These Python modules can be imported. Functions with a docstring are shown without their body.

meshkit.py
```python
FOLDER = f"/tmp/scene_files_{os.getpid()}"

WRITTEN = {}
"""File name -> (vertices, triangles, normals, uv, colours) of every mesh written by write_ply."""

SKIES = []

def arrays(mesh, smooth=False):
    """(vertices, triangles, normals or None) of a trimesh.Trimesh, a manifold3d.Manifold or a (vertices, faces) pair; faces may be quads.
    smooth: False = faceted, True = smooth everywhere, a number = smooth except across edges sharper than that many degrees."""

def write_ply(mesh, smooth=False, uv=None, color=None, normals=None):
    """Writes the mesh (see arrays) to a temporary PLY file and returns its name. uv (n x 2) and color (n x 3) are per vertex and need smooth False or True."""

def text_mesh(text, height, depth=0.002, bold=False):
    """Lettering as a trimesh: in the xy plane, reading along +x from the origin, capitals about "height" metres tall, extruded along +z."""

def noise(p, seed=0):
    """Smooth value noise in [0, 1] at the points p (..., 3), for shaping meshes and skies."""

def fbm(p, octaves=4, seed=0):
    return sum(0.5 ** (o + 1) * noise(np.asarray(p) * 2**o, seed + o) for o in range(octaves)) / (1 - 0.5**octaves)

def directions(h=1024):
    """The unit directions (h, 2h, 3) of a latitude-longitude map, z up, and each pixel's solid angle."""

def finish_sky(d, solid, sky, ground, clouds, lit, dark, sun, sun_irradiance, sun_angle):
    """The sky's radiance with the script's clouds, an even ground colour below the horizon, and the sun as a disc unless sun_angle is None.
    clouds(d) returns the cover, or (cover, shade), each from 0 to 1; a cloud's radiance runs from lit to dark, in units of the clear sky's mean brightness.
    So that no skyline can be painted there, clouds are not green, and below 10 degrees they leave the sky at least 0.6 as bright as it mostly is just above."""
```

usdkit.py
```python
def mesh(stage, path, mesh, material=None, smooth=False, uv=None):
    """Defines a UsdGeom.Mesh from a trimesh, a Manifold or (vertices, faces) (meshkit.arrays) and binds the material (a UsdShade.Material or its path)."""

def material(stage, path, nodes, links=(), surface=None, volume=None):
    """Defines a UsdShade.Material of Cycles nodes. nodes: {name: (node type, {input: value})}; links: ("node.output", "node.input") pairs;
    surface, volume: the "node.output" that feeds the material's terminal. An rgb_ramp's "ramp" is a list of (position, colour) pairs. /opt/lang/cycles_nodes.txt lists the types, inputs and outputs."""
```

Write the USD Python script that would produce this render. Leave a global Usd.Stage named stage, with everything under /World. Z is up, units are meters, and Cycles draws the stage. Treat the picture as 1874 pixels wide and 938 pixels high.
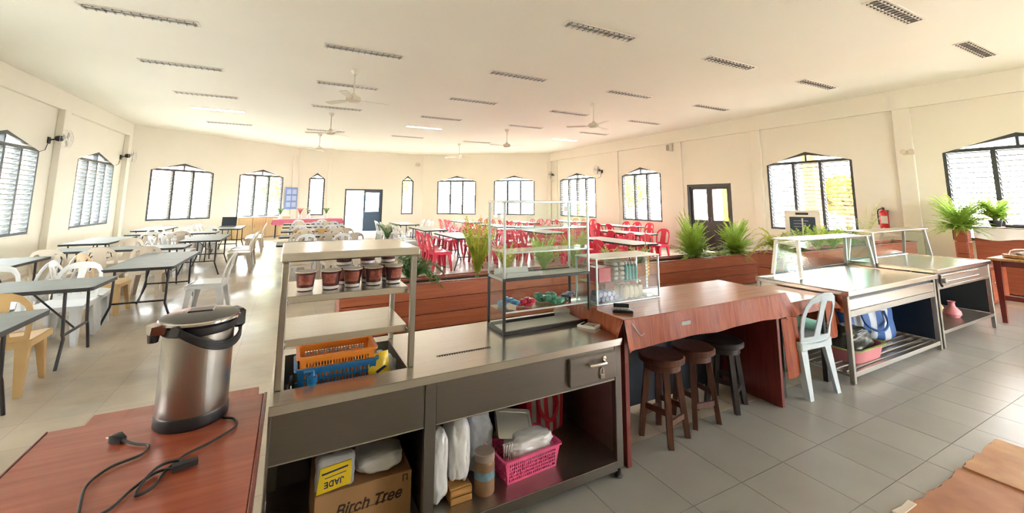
import math, random
import numpy as np, trimesh, manifold3d, usdkit, meshkit
from shapely.geometry import Polygon, box as sbox
from shapely.ops import unary_union
from shapely import affinity
from pxr import Usd, UsdGeom, UsdLux, UsdShade, Gf, Sdf

random.seed(7)
PI = math.pi
stage = Usd.Stage.CreateInMemory()
UsdGeom.SetStageUpAxis(stage, 'Z')
UsdGeom.SetStageMetersPerUnit(stage, 1.0)
UsdGeom.Xform.Define(stage, '/World')

# ------------------------------------------------------------------ camera, sky, exposure
EXPOSURE = 3.5
SKY = 1.0
W_PX, H_PX, F_PX, CY_PX = 1874, 938, 758.41, 269.06
YAW, PITCH, ROLL = 0.48411, 0.12821, 0.00428
def camera():
    fw = np.array([math.sin(YAW) * math.cos(PITCH), math.cos(YAW) * math.cos(PITCH), math.sin(PITCH)])
    r = np.array([math.cos(YAW), -math.sin(YAW), 0.0]); u = np.cross(r, fw)
    r2 = r * math.cos(ROLL) + u * math.sin(ROLL); u2 = -r * math.sin(ROLL) + u * math.cos(ROLL)
    c = UsdGeom.Camera.Define(stage, '/World/camera')
    m = Gf.Matrix4d(*r2, 0, *u2, 0, *(-fw), 0, 0, 0, 1.6, 1)
    c.AddTransformOp().Set(m)
    ap = 36.0
    c.CreateHorizontalApertureAttr(ap); c.CreateVerticalApertureAttr(ap * H_PX / W_PX)
    c.CreateFocalLengthAttr(F_PX / W_PX * ap)
    c.CreateVerticalApertureOffsetAttr(-(H_PX / 2 - CY_PX) / W_PX * ap)
    c.CreateClippingRangeAttr(Gf.Vec2f(0.05, 500))
    c.CreateExposureAttr(EXPOSURE)
camera()
dome = UsdLux.DomeLight.Define(stage, '/World/sky')
dome.CreateIntensityAttr(SKY)
dome.CreateColorAttr(Gf.Vec3f(.98, 1.0, 1.02))

sun = UsdLux.DistantLight.Define(stage, '/World/sun')
sun.CreateIntensityAttr(3.5); sun.CreateAngleAttr(1.5); sun.CreateColorAttr(Gf.Vec3f(1.0, .95, .86))
sun.AddRotateXYZOp().Set(Gf.Vec3f(14, -8, 0))

# ------------------------------------------------------------------ materials
MAT = {}
def M(name):
    return MAT[name]
def pm(name, color, rough=.5, metallic=0., var=0., scale=8., bump=0., bscale=60., stretch=(1, 1, 1), coat=0., col2=None, spec=.5, **kw):
    """principled with optional noise variation between color and col2, and fine bump"""
    n = {'p': ('principled_bsdf', dict(base_color=color, roughness=rough, metallic=metallic, coat_weight=coat, specular_ior_level=spec, **kw))}
    l = []
    if var or bump:
        n['tc'] = ('geometry', {}); n['mp'] = ('mapping', {'scale': stretch}); l.append(('tc.position', 'mp.vector'))
    if var:
        c2 = col2 or tuple(c * (1 - var) for c in color)
        n['n'] = ('noise_texture', {'scale': scale, 'detail': 4.}); n['r'] = ('rgb_ramp', {'ramp': [(.3, c2), (.7, color)]})
        l += [('mp.vector', 'n.vector'), ('n.fac', 'r.fac'), ('r.color', 'p.base_color')]
    if bump:
        n['bn'] = ('noise_texture', {'scale': bscale, 'detail': 2.}); n['b'] = ('bump', {'strength': bump, 'distance': .01})
        l += [('mp.vector', 'bn.vector'), ('bn.fac', 'b.height'), ('b.normal', 'p.normal')]
    MAT[name] = usdkit.material(stage, '/World/Looks/' + name, n, l, surface='p.BSDF')
def wood(name, c1, c2, rough, axis, scale=3., coat=0., fine=1., spec=.5):
    """streaky grain running along axis"""
    st = [26. * fine] * 3; st['xyz'.index(axis)] = 1.2
    n = {'tc': ('geometry', {}), 'mp': ('mapping', {'scale': tuple(st)}), 'n': ('noise_texture', {'scale': scale, 'detail': 5., 'distortion': .6}),
         'r': ('rgb_ramp', {'ramp': [(.3, c1), (.5, tuple((a + b) / 2 for a, b in zip(c1, c2))), (.7, c2)]}),
         'p': ('principled_bsdf', {'roughness': rough, 'coat_weight': coat, 'coat_roughness': .12, 'specular_ior_level': spec})}
    MAT[name] = usdkit.material(stage, '/World/Looks/' + name, n, [('tc.position', 'mp.vector'), ('mp.vector', 'n.vector'), ('n.fac', 'r.fac'), ('r.color', 'p.base_color')], surface='p.BSDF')
def pane_mat(name, tint, f0=.04, rough=0.):
    """thin glass: clear, with a Schlick reflection that is the same from both sides of the sheet"""
    n = {'t': ('transparent_bsdf', {'color': tint}), 'g': ('glossy_bsdf', {'color': (.95, .98, .97), 'roughness': rough}), 'lw': ('layer_weight', {'blend': .5}), 'pw': ('math', {'math_type': 'power', 'value2': 5.}), 'mr': ('map_range', {'from_min': 0., 'from_max': 1., 'to_min': f0, 'to_max': .9}), 'm': ('mix_closure', {})}
    MAT[name] = usdkit.material(stage, '/World/Looks/' + name, n, [('lw.facing', 'pw.value1'), ('pw.value', 'mr.value'), ('mr.result', 'm.fac'), ('t.BSDF', 'm.closure1'), ('g.BSDF', 'm.closure2')], surface='m.closure')
def film_mat(name, color, fac):
    """thin plastic film: partly see-through"""
    n = {'t': ('transparent_bsdf', {'color': (1, 1, 1)}), 'p': ('principled_bsdf', {'base_color': color, 'roughness': .25}), 'm': ('mix_closure', {'fac': fac})}
    MAT[name] = usdkit.material(stage, '/World/Looks/' + name, n, [('t.BSDF', 'm.closure1'), ('p.BSDF', 'm.closure2')], surface='m.closure')
def emit(name, color, strength):
    MAT[name] = usdkit.material(stage, '/World/Looks/' + name, {'e': ('emission', {'color': color, 'strength': strength})}, [], surface='e.emission')

pm('wall_paint', (.845, .805, .70), .75, var=.04, scale=.7, bump=.04, bscale=90)
pm('ceiling_paint', (.93, .91, .81), .8, var=.03, scale=.5)
pm('trim_paint', (.80, .72, .64), .75)
pm('baseboard_paint', (.42, .36, .30), .5)
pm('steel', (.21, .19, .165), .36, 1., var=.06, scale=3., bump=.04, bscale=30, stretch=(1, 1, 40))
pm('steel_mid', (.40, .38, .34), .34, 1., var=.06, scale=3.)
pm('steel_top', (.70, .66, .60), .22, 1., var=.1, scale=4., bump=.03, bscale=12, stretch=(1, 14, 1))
pm('steel_dull', (.46, .43, .38), .42, 1., var=.15, scale=3.)
pm('steel_brushed', (.40, .375, .345), .24, 1., bump=.08, bscale=14, stretch=(30, 30, .4))
pm('aluminium', (.46, .50, .50), .4, .9)
pm('aluminium_black', (.02, .02, .022), .4)
pm('black_plastic', (.018, .018, .02), .35)
pm('black_rubber', (.02, .018, .018), .6)
pm('dark_metal', (.045, .042, .045), .4, .4)
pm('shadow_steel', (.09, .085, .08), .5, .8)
pm('louver_metal', (.24, .21, .18), .45)
pm('frame_paint', (.045, .055, .06), .45)
pm('door_paint', (.035, .03, .032), .4)
pm('door_blue', (.05, .10, .17), .4)
pm('table_grey', (.26, .285, .275), .55, spec=.25, var=.12, scale=6.)
pm('table_white', (.70, .69, .67), .5, spec=.3)
pm('plastic_white', (.72, .74, .75), .32)
pm('plastic_beige', (.66, .57, .45), .35, var=.06, scale=4.)
pm('plastic_tan', (.68, .45, .20), .35, var=.08, scale=4.)
pm('plastic_red', (.82, .04, .095), .3)
pm('plastic_pale_blue', (.55, .63, .66), .3)
wood('laminate_red', (.30, .060, .030), (.42, .105, .055), .28, 'x', 1.4, coat=.08)
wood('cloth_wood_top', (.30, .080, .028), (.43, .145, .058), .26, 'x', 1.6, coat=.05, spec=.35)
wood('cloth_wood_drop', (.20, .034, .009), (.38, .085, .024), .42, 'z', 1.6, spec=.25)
wood('mahogany', (.13, .018, .014), (.20, .035, .024), .35, 'z', 2.)
wood('stool_wood', (.060, .022, .014), (.15, .055, .03), .35, 'z', 2.)
wood('stool_black', (.012, .010, .010), (.035, .028, .026), .4, 'z', 2.)
for k, (a, b) in enumerate([((.32, .080, .034), (.44, .125, .056)), ((.28, .066, .028), (.40, .105, .048)), ((.35, .092, .040), (.47, .14, .066))]):
    wood('planter_wood_%d' % k, a, b, .42, 'x', 1.5)
wood('plank_end', (.27, .065, .030), (.38, .105, .048), .42, 'y', 1.5)
wood('pale_wood', (.62, .44, .20), (.72, .54, .28), .45, 'z', 1.2)
wood('tray_wood', (.32, .15, .04), (.55, .29, .09), .4, 'x', 2.)
pm('navy_board', (.012, .022, .038), .5)
pm('soil', (.035, .022, .015), .9, var=.4, scale=30.)
def leafy(name, c1, c2):
    n = {'g': ('geometry', {}), 'n': ('noise_texture', {'scale': 9., 'detail': 3.}), 'r': ('rgb_ramp', {'ramp': [(.3, c2), (.7, c1)]}), 'd': ('principled_bsdf', {'roughness': .5}), 't': ('translucent_bsdf', {}), 'm': ('mix_closure', {'fac': .45})}
    MAT[name] = usdkit.material(stage, '/World/Looks/' + name, n, [('g.position', 'n.vector'), ('n.fac', 'r.fac'), ('r.color', 'd.base_color'), ('r.color', 't.color'), ('d.BSDF', 'm.closure1'), ('t.BSDF', 'm.closure2')], surface='m.closure')
leafy('foliage_sunny', (.50, .34, .006), (.34, .26, .005))
leafy('foliage_dark', (.12, .26, .06), (.05, .14, .03)); leafy('foliage_yellow', (.68, .70, .13), (.46, .52, .08))
leafy('foliage_bright', (.60, .76, .16), (.36, .56, .10)); leafy('foliage_pale', (.62, .72, .28), (.42, .54, .18))
pm('stem_green', (.12, .17, .05), .6)
pm('cardboard', (.40, .22, .09), .8, var=.12, scale=12.)
pm('ink', (.035, .018, .010), .7)
pm('yellow_film', (.80, .56, .02), .25)
pm('ink_blue', (.02, .03, .12), .6)
pm('white_plastic', (.75, .74, .70), .35)
pm('white_cloth', (.80, .76, .70), .8, var=.05, scale=6.)
pm('pink_plastic', (.80, .10, .25), .35)
pm('rose_plastic', (.62, .22, .24), .4)
pm('orange_plastic', (.85, .27, .03), .35)
pm('blue_plastic', (.02, .15, .36), .3)
pm('cyan_plastic', (.03, .35, .55), .2)
pm('green_plastic', (.18, .42, .30), .4)
pm('red_cloth', (.55, .02, .04), .7)
pm('grey_cloth', (.38, .36, .36), .75)
pm('blue_cloth', (.02, .09, .28), .6)
pm('pale_cloth', (.46, .50, .54), .6)
pm('olive_bag', (.045, .05, .035), .35, var=.5, scale=20.)
pm('red_paint', (.62, .02, .03), .25)
pm('label_white', (.78, .75, .70), .5)
pm('cup_maroon', (.10, .022, .022), .35, var=.4, scale=40.)
pm('cup_print', (.48, .16, .10), .4, var=.6, scale=55., col2=(.20, .03, .03))
pm('lid_white', (.70, .62, .50), .4)
pm('jar_brown', (.30, .17, .09), .35, var=.2, scale=30.)
pm('jar_lid', (.33, .25, .20), .4)
pm('label_blue', (.20, .34, .42), .45, var=.3, scale=50.)
pm('foil', (.45, .43, .36), .28, .8)
pm('teal_pack', (.05, .35, .36), .35)
pm('blue_pack', (.06, .22, .45), .3)
pm('red_pack', (.55, .03, .07), .3)
pm('purple_pack', (.17, .16, .26), .4)
pm('grey_pack', (.45, .45, .42), .4)
pm('green_pack', (.07, .28, .18), .35)
pm('sachet_brown', (.42, .30, .12), .35)
pm('orange_pack', (.70, .36, .06), .35)
pm('screen', (.02, .03, .04), .15)
pm('key_grey', (.55, .52, .45), .5)
pm('board_black', (.02, .035, .05), .5)
pm('sign_frame', (.66, .60, .48), .5)
pm('poster_blue', (.16, .25, .55), .5)
pm('poster_pale', (.42, .52, .75), .5)
pm('pink_cloth', (.62, .16, .24), .75)
pm('white_paint', (.80, .76, .66), .4)
pm('fan_cream', (.74, .68, .55), .4)
pm('purple_cloth', (.22, .18, .34), .8)
pm('chrome', (.75, .73, .70), .12, 1.)
pm('grey_plastic', (.35, .34, .33), .45)
pm('lid_grey', (.10, .095, .09), .35)
pm('food_brown', (.30, .13, .05), .5, var=.5, scale=30.)
pm('food_red', (.60, .09, .04), .4)
pm('concrete', (.42, .40, .37), .9, var=.15, scale=2.)
pm('yellow_wall', (.70, .20, .012), .8)
pm('pale_yellow_wall', (.75, .55, .10), .8)
pm('pink_wall', (.70, .45, .38), .8)
pm('roof_red', (.40, .12, .07), .7)
pm('bark', (.12, .08, .05), .9)
pm('window_far', (.10, .16, .22), .2)
pane_mat('glass_clear', (.96, .985, .975), .035)
pane_mat('glass_green', (.86, .94, .91), .04)
pane_mat('louver_glass', (.93, .95, .94), .035, .05)
film_mat('film_clear', (.70, .70, .70), .45)
film_mat('film_white', (.82, .81, .79), .86)
film_mat('film_blue', (.03, .12, .30), .8)
film_mat('film_cyan', (.03, .32, .52), .8)
emit('tube_light', (1.0, .95, .85), 3.0)

def floor_mat():
    n = {'g': ('geometry', {}), 'br': ('brick_texture', {'offset': 0., 'color1': (.54, .46, .35), 'color2': (.50, .425, .325), 'mortar': (.40, .33, .26), 'scale': 1., 'mortar_size': .004, 'brick_width': .4055, 'row_height': .4055, 'mortar_smooth': .4}),
         'nz': ('noise_texture', {'scale': .9, 'detail': 4.}), 'r': ('rgb_ramp', {'ramp': [(.35, (.80, .80, .80)), (.65, (1.06, 1.03, 1.0))]}),
         'mx': ('mix_color', {'blend_type': 'multiply', 'fac': 1.0}), 'p': ('principled_bsdf', {'roughness': .3, 'specular_ior_level': .4}),
         'bn': ('noise_texture', {'scale': 3.5, 'detail': 2.}), 'b': ('bump', {'strength': .12, 'distance': .02}),
         'rn': ('map_range', {'from_min': .3, 'from_max': .7, 'to_min': .22, 'to_max': .42})}
    MAT['floor_tile_mat'] = usdkit.material(stage, '/World/Looks/floor_tile_mat', n, [('g.position', 'br.vector'), ('g.position', 'nz.vector'), ('nz.fac', 'r.fac'), ('br.color', 'mx.a'), ('r.color', 'mx.b'), ('mx.result', 'p.base_color'),
        ('g.position', 'bn.vector'), ('bn.fac', 'b.height'), ('b.normal', 'p.normal'), ('nz.fac', 'rn.value'), ('rn.result', 'p.roughness')], surface='p.BSDF')
floor_mat()
for k, c in enumerate([(.355, .35, .315), (.37, .36, .325), (.34, .335, .30)]):
    pm('grey_tile_%d' % k, c, .32, var=.10, scale=3.)
for k, c in enumerate([(.50, .425, .32), (.53, .45, .34), (.475, .405, .305)]):
    pm('tan_tile_%d' % k, c, .3, var=.12, scale=3.)
pm('glass_edge', (.42, .45, .43), .4)
pm('grout', (.27, .25, .22), .9)
pm('worn_board', (.50, .235, .105), .55, var=.25, scale=5., col2=(.36, .135, .06))
pm('worn_board_light', (.56, .32, .13), .55, var=.3, scale=5., col2=(.40, .17, .07))

# ------------------------------------------------------------------ shape helpers
def tm(v, f):
    return trimesh.Trimesh(np.asarray(v, float), np.asarray(f, int), process=False)
def cat(ms):
    return trimesh.util.concatenate(list(ms))
def bx(x0, x1, y0, y1, z0, z1):
    m = trimesh.creation.box([x1 - x0, y1 - y0, z1 - z0]); m.apply_translation([(x0 + x1) / 2, (y0 + y1) / 2, (z0 + z1) / 2]); return m
def cb(x0, x1, y0, y1, z0, z1, b=.004):
    """box with chamfered edges"""
    b = min(b, (x1 - x0) * .45, (y1 - y0) * .45, (z1 - z0) * .45)
    p = []
    for sx in (0, 1):
        for sy in (0, 1):
            for sz in (0, 1):
                x, y, z = (x1, x0)[1 - sx], (y1, y0)[1 - sy], (z1, z0)[1 - sz]
                dx, dy, dz = (b, -b)[sx], (b, -b)[sy], (b, -b)[sz]
                p += [(x, y + dy, z + dz), (x + dx, y, z + dz), (x + dx, y + dy, z)]
    return trimesh.Trimesh(np.array(p)).convex_hull
def hullm(p):
    return trimesh.Trimesh(np.array(p, float)).convex_hull
def tube(pts, r, sides=8, caps=True):
    p = np.asarray(pts, float); n = len(p)
    t = np.gradient(p, axis=0) if n > 2 else np.repeat((p[1:] - p[:1]), 2, 0)
    t /= np.linalg.norm(t, axis=1, keepdims=True) + 1e-12
    ref = np.array([0, 0, 1.]) if abs(t[:, 2]).mean() < .8 else np.array([1., 0, 0])
    a = np.cross(t, ref); a /= np.linalg.norm(a, axis=1, keepdims=True) + 1e-12
    b = np.cross(t, a); ang = np.arange(sides) * 2 * PI / sides + PI / sides
    r = np.broadcast_to(r, (n,))
    v = (p[:, None] + r[:, None, None] * (np.cos(ang)[None, :, None] * a[:, None] + np.sin(ang)[None, :, None] * b[:, None])).reshape(-1, 3)
    f = []
    for i in range(n - 1):
        for j in range(sides):
            k = (j + 1) % sides
            f += [(i * sides + j, i * sides + k, (i + 1) * sides + k), (i * sides + j, (i + 1) * sides + k, (i + 1) * sides + j)]
    if caps:
        v = np.vstack([v, p[0], p[-1]])
        for j in range(sides):
            k = (j + 1) % sides
            f += [(n * sides, k, j), (n * sides + 1, (n - 1) * sides + j, (n - 1) * sides + k)]
    m = tm(v, f)
    if m.volume < 0: m.invert()
    return m
def bar(a, b, w, h=None):
    """square bar from a to b"""
    return tube([a, b], (w if h is None else (w + h) / 2) * .7071, 4)
def lathe(prof, seg=24, center=(0, 0, 0), squash=(1, 1)):
    prof = np.array(prof, float); n = len(prof); ang = np.arange(seg) * 2 * PI / seg
    v = np.stack([prof[:, None, 0] * np.cos(ang) * squash[0], prof[:, None, 0] * np.sin(ang) * squash[1], np.repeat(prof[:, 1:2], seg, 1)], -1).reshape(-1, 3)
    f = []
    for i in range(n - 1):
        for j in range(seg):
            k = (j + 1) % seg
            f += [(i * seg + j, i * seg + k, (i + 1) * seg + k), (i * seg + j, (i + 1) * seg + k, (i + 1) * seg + j)]
    m = tm(v + np.array(center), f)
    m = trimesh.Trimesh(m.vertices, m.faces, process=True); m.update_faces(m.nondegenerate_faces())
    if m.volume < 0: m.invert()
    return m
def ext(poly, d):
    if hasattr(poly, 'geoms'):
        return cat([trimesh.creation.extrude_polygon(g, d, engine='earcut') for g in poly.geoms])
    return trimesh.creation.extrude_polygon(poly, d, engine='earcut')
def xz(m, y=0.):
    """an extrusion in xy turned upright: polygon (x,z), depth along +y from y"""
    v = np.array(m.vertices); m = m.copy(); m.vertices = np.stack([v[:, 0], y + v[:, 2], v[:, 1]], -1); m.invert(); return m
def yz(m, x=0.):
    v = np.array(m.vertices); m = m.copy(); m.vertices = np.stack([x + v[:, 2], v[:, 0], v[:, 1]], -1); return m
def rr(x0, x1, y0, y1, r):
    return sbox(x0 + r, y0 + r, x1 - r, y1 - r).buffer(r, quad_segs=5)
def rot(m, deg, axis=(0, 0, 1), at=(0, 0, 0)):
    m = m.copy(); m.apply_transform(trimesh.transformations.rotation_matrix(math.radians(deg), axis, at)); return m
def mv(m, x=0, y=0, z=0):
    m = m.copy(); m.apply_translation([x, y, z]); return m
def refine(m, l):
    """split long edges so that a sheet can be bent"""
    v, f = trimesh.remesh.subdivide_to_size(m.vertices, m.faces, l, max_iter=20)
    return trimesh.Trimesh(v, f)
def bag(cx, cy, cz, sx, sy, sz, seed=0, amp=.18, sub=3, sq=.6):
    """a crumpled soft lump"""
    m = trimesh.creation.icosphere(sub, 1.0); v = np.array(m.vertices)
    v = np.sign(v) * np.abs(v) ** sq
    n = meshkit.fbm(v * 2.1 + seed * 7.3, 3, seed) - .5
    v = v * (1 + amp * 2 * n[:, None]); v *= np.array([sx, sy, sz]) / 2
    v[:, 2] -= v[:, 2].min(); m.vertices = v + np.array([cx, cy, cz]); return m

# ------------------------------------------------------------------ scene helpers
USED = {}
def numbered(parent, name):
    k = (parent, name); n = USED.get(k, 0); USED[k] = n + 1
    return f'{parent}/{name}' + (f'_{n:03d}' if n else '')
def setd(p, **kw):
    for k, v in kw.items():
        if v: p.SetCustomDataByKey(k, v)
class Thing:
    pass
def thing(name, label, cat_, loc=(0, 0, 0), rz=0., group=None, kind=None):
    t = Thing(); t.path = numbered('/World', name); t.loc = np.array(loc, float)
    x = UsdGeom.Xform.Define(stage, t.path); x.AddTranslateOp().Set(Gf.Vec3d(*map(float, loc))); x.AddRotateZOp().Set(float(rz))
    t.prim = x.GetPrim(); t.name = name; t.label, t.cat, t.group = label, cat_, group
    setd(t.prim, label=label, category=cat_, group=group, kind=kind); return t
def part(t, name, mesh, mat, label=None, smooth=35, w=False, kind=None):
    """a mesh under a thing (or under a part); w: the mesh is given in world coordinates"""
    parent = t.path
    path = numbered(parent, name)
    if w and isinstance(t, Thing) and np.any(t.loc): mesh = mv(mesh, *(-t.loc))
    m = usdkit.mesh(stage, path, mesh, M(mat), smooth=smooth)
    setd(m.GetPrim(), label=label, kind=kind)
    s = Thing(); s.path = path; s.prim = m.GetPrim(); s.loc = getattr(t, 'loc', np.zeros(3)); return s
def sub(p, name, mesh, mat, label=None, smooth=35, w=False):
    if w: mesh = mv(mesh, *(-p.loc))
    return part(p, name, mesh, mat, label, smooth)
def single(name, mesh, mat, label=None, cat_=None, group=None, kind=None, smooth=35):
    path = numbered('/World', name); m = usdkit.mesh(stage, path, mesh, M(mat), smooth=smooth)
    setd(m.GetPrim(), label=label, category=cat_, group=group, kind=kind)
    s = Thing(); s.path = path; s.prim = m.GetPrim(); s.loc = np.zeros(3); return s
def dup(t, loc, rz, label=None, group=None):
    r = thing(t.name, label or t.label, t.cat, loc, rz, group or t.group)
    r.prim.GetReferences().AddInternalReference(Sdf.Path(t.path)); r.prim.SetInstanceable(True)
    return r
ORD = ['nearest', 'second', 'third', 'fourth', 'fifth', 'sixth', 'seventh', 'eighth']

# ------------------------------------------------------------------ the hall
XL, XR, YA, YD, X1, X2, YE = -4.93, 11.93, 18.09, 18.24, .20, 6.31, 22.58
YB = -3.6
ZS, ZE, ZG, ZC, ZB = .855, 2.62, 2.91, 4.10, 3.66
TH = .2
class Frame:
    """a wall's own frame: u along it, w into the room, z up"""
    def __init__(s, A, B):
        s.A = np.array([*A, 0.]); d = np.array([*B, 0.]) - s.A; s.L = np.linalg.norm(d); s.u = d / s.L; s.n = np.array([-s.u[1], s.u[0], 0.])
    def put(s, m):
        m = m.copy(); v = np.array(m.vertices); m.vertices = s.A + v[:, :1] * s.u + v[:, 1:2] * s.n + v[:, 2:3] * np.array([0, 0, 1.])
        return m
# walked so that the room lies to the left of each wall's direction
FR = {'right': Frame((XR, YB), (XR, YD)), 'far_right': Frame((XR, YD), (X2, YE)), 'far': Frame((X2, YE), (X1, YE)), 'far_left': Frame((X1, YE), (XL, YA)), 'left': Frame((XL, YA), (XL, YB)), 'back': Frame((XL, YB), (XR, YB))}
def gable(u0, u1, z0=ZS, ze=ZE, za=ZG):
    return Polygon([(u0, z0), (u1, z0), (u1, ze), ((u0 + u1) / 2, za), (u0, ze)])
LB, LE = FR['far_left'].L, FR['far_right'].L
OPEN = {  # wall: list of (u0, u1, bays) windows
    'right': [(17.45 - YB, 14.66 - YB, 4), (12.98 - YB, 10.94 - YB, 3), (7.06 - YB, 5.01 - YB, 3), (3.42 - YB, 1.36 - YB, 3), (-.3 - YB, -2.35 - YB, 3)],
    'far_right': [(LE - 3.04, LE - .87, 3), (LE - 6.21, LE - 4.03, 3)],
    'far': [(X2 - 1.39, X2 - .68, 1), (X2 - 5.81, X2 - 5.19, 1)],
    'far_left': [(LB - 2.84, LB - .70, 3), (LB - 6.0, LB - 3.89, 3)],
    'left': [(YA - 17.03, YA - 14.56, 4), (YA - 12.72, YA - 10.25, 4), (YA - 8.3, YA - 5.8, 4), (YA - 3.9, YA - 1.4, 4)],
    'back': [(11.6, 14.6, 3)],
}
OPEN = {k: [(min(a, b), max(a, b), n) for a, b, n in v] for k, v in OPEN.items()}
DOORS = {'right': [(8.20 - YB, 9.80 - YB, 2.16)], 'far': [(X2 - 4.20, X2 - 2.35, 2.15)]}
for k, f in FR.items():
    p = sbox(-.0, -.02, f.L, ZC + .02)
    for a, b, n in OPEN[k]: p = p.difference(gable(a, b))
    for a, b, h in DOORS.get(k, []): p = p.difference(sbox(a, -.03, b, h))
    m = xz(ext(p, TH), -TH)
    single('wall_' + k, f.put(m), 'wall_paint', kind='structure', smooth=False)
hall = Polygon([(XL, YB), (XR, YB), (XR, YD), (X2, YE), (X1, YE), (XL, YA)])
single('ceiling', mv(ext(hall.buffer(.2), .12), 0, 0, ZC), 'ceiling_paint', kind='structure', smooth=False)
YSEAM = 2.27
TW = .4055
GX0, GX1, GY0 = 1.175 - 3 * TW, 1.175 + 21 * TW, 1.285 - 3 * TW       # the grey tiles in view
TY1 = YSEAM + 3 * TW
grid_hole = sbox(GX0, GY0, GX1, TY1)
fl = single('floor', mv(ext(hall.buffer(.2).difference(grid_hole), .1), 0, 0, -.1), 'floor_tile_mat', kind='structure', smooth=False)
part(fl, 'grout_bed', bx(GX0, GX1, GY0, TY1, -.1, -.004), 'grout', 'darker grout bed under the separate tiles')
ng = 0
yrows = [GY0 + i * TW for i in range(5)] + [YSEAM]
for j in range(len(yrows) - 1):
    for i in range(24):
        if j == 0 and i < 5: pass
        x0, y0, y1 = GX0 + i * TW, yrows[j], yrows[j + 1]
        part(fl, 'grey_tile', bx(x0 + .002, x0 + TW - .002, y0 + .002, y1 - .002, -.02, random.uniform(-.0008, 0)), 'grey_tile_%d' % random.randrange(3), smooth=False)
for j in range(3):
    for i in range(24):
        x0, y0 = GX0 + i * TW, YSEAM + j * TW
        part(fl, 'tan_tile', bx(x0 + .002, x0 + TW - .002, y0 + .002, y0 + TW - .002, -.02, random.uniform(-.0008, 0)), 'tan_tile_%d' % random.randrange(3), smooth=False)

# beams under the ceiling and pilasters (trim)
ntrim = [0]
def trim(mesh, mat='trim_paint'):
    ntrim[0] += 1
    single('trim_%d' % ntrim[0], mesh, mat, kind='structure', smooth=False)
for k in ('right', 'left', 'back'):
    f = FR[k]; trim(f.put(cb(0, f.L, 0, .07, ZB, ZC, .006)), 'wall_paint')
for y in (17.95, 13.45, 10.25, 7.47, 4.15, -.0): trim(FR['right'].put(cb(y - YB - .30, y - YB, 0, .055, 0, ZB, .006)), 'wall_paint')
for y in (17.9, 13.55, 9.2, 4.8): trim(FR['left'].put(cb(YA - y, YA - y + .30, 0, .13, 0, ZB, .006)), 'wall_paint')
for k, u in (('far_left', .27), ('far', X2 - 1.60), ('far_right', .12)): trim(FR[k].put(cb(u - .09, u + .09, 0, .06, 0, ZB, .006)), 'wall_paint')
for k in ('right', 'far_right', 'far', 'far_left', 'left'):
    f = FR[k]; segs = sbox(0, 0, f.L, .10)
    for a, b, h in DOORS.get(k, []): segs = segs.difference(sbox(a - .05, -1, b + .05, 1))
    single('baseboard_' + k, f.put(xz(ext(segs, .018), .0)), 'trim_paint', kind='structure', smooth=False)

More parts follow.
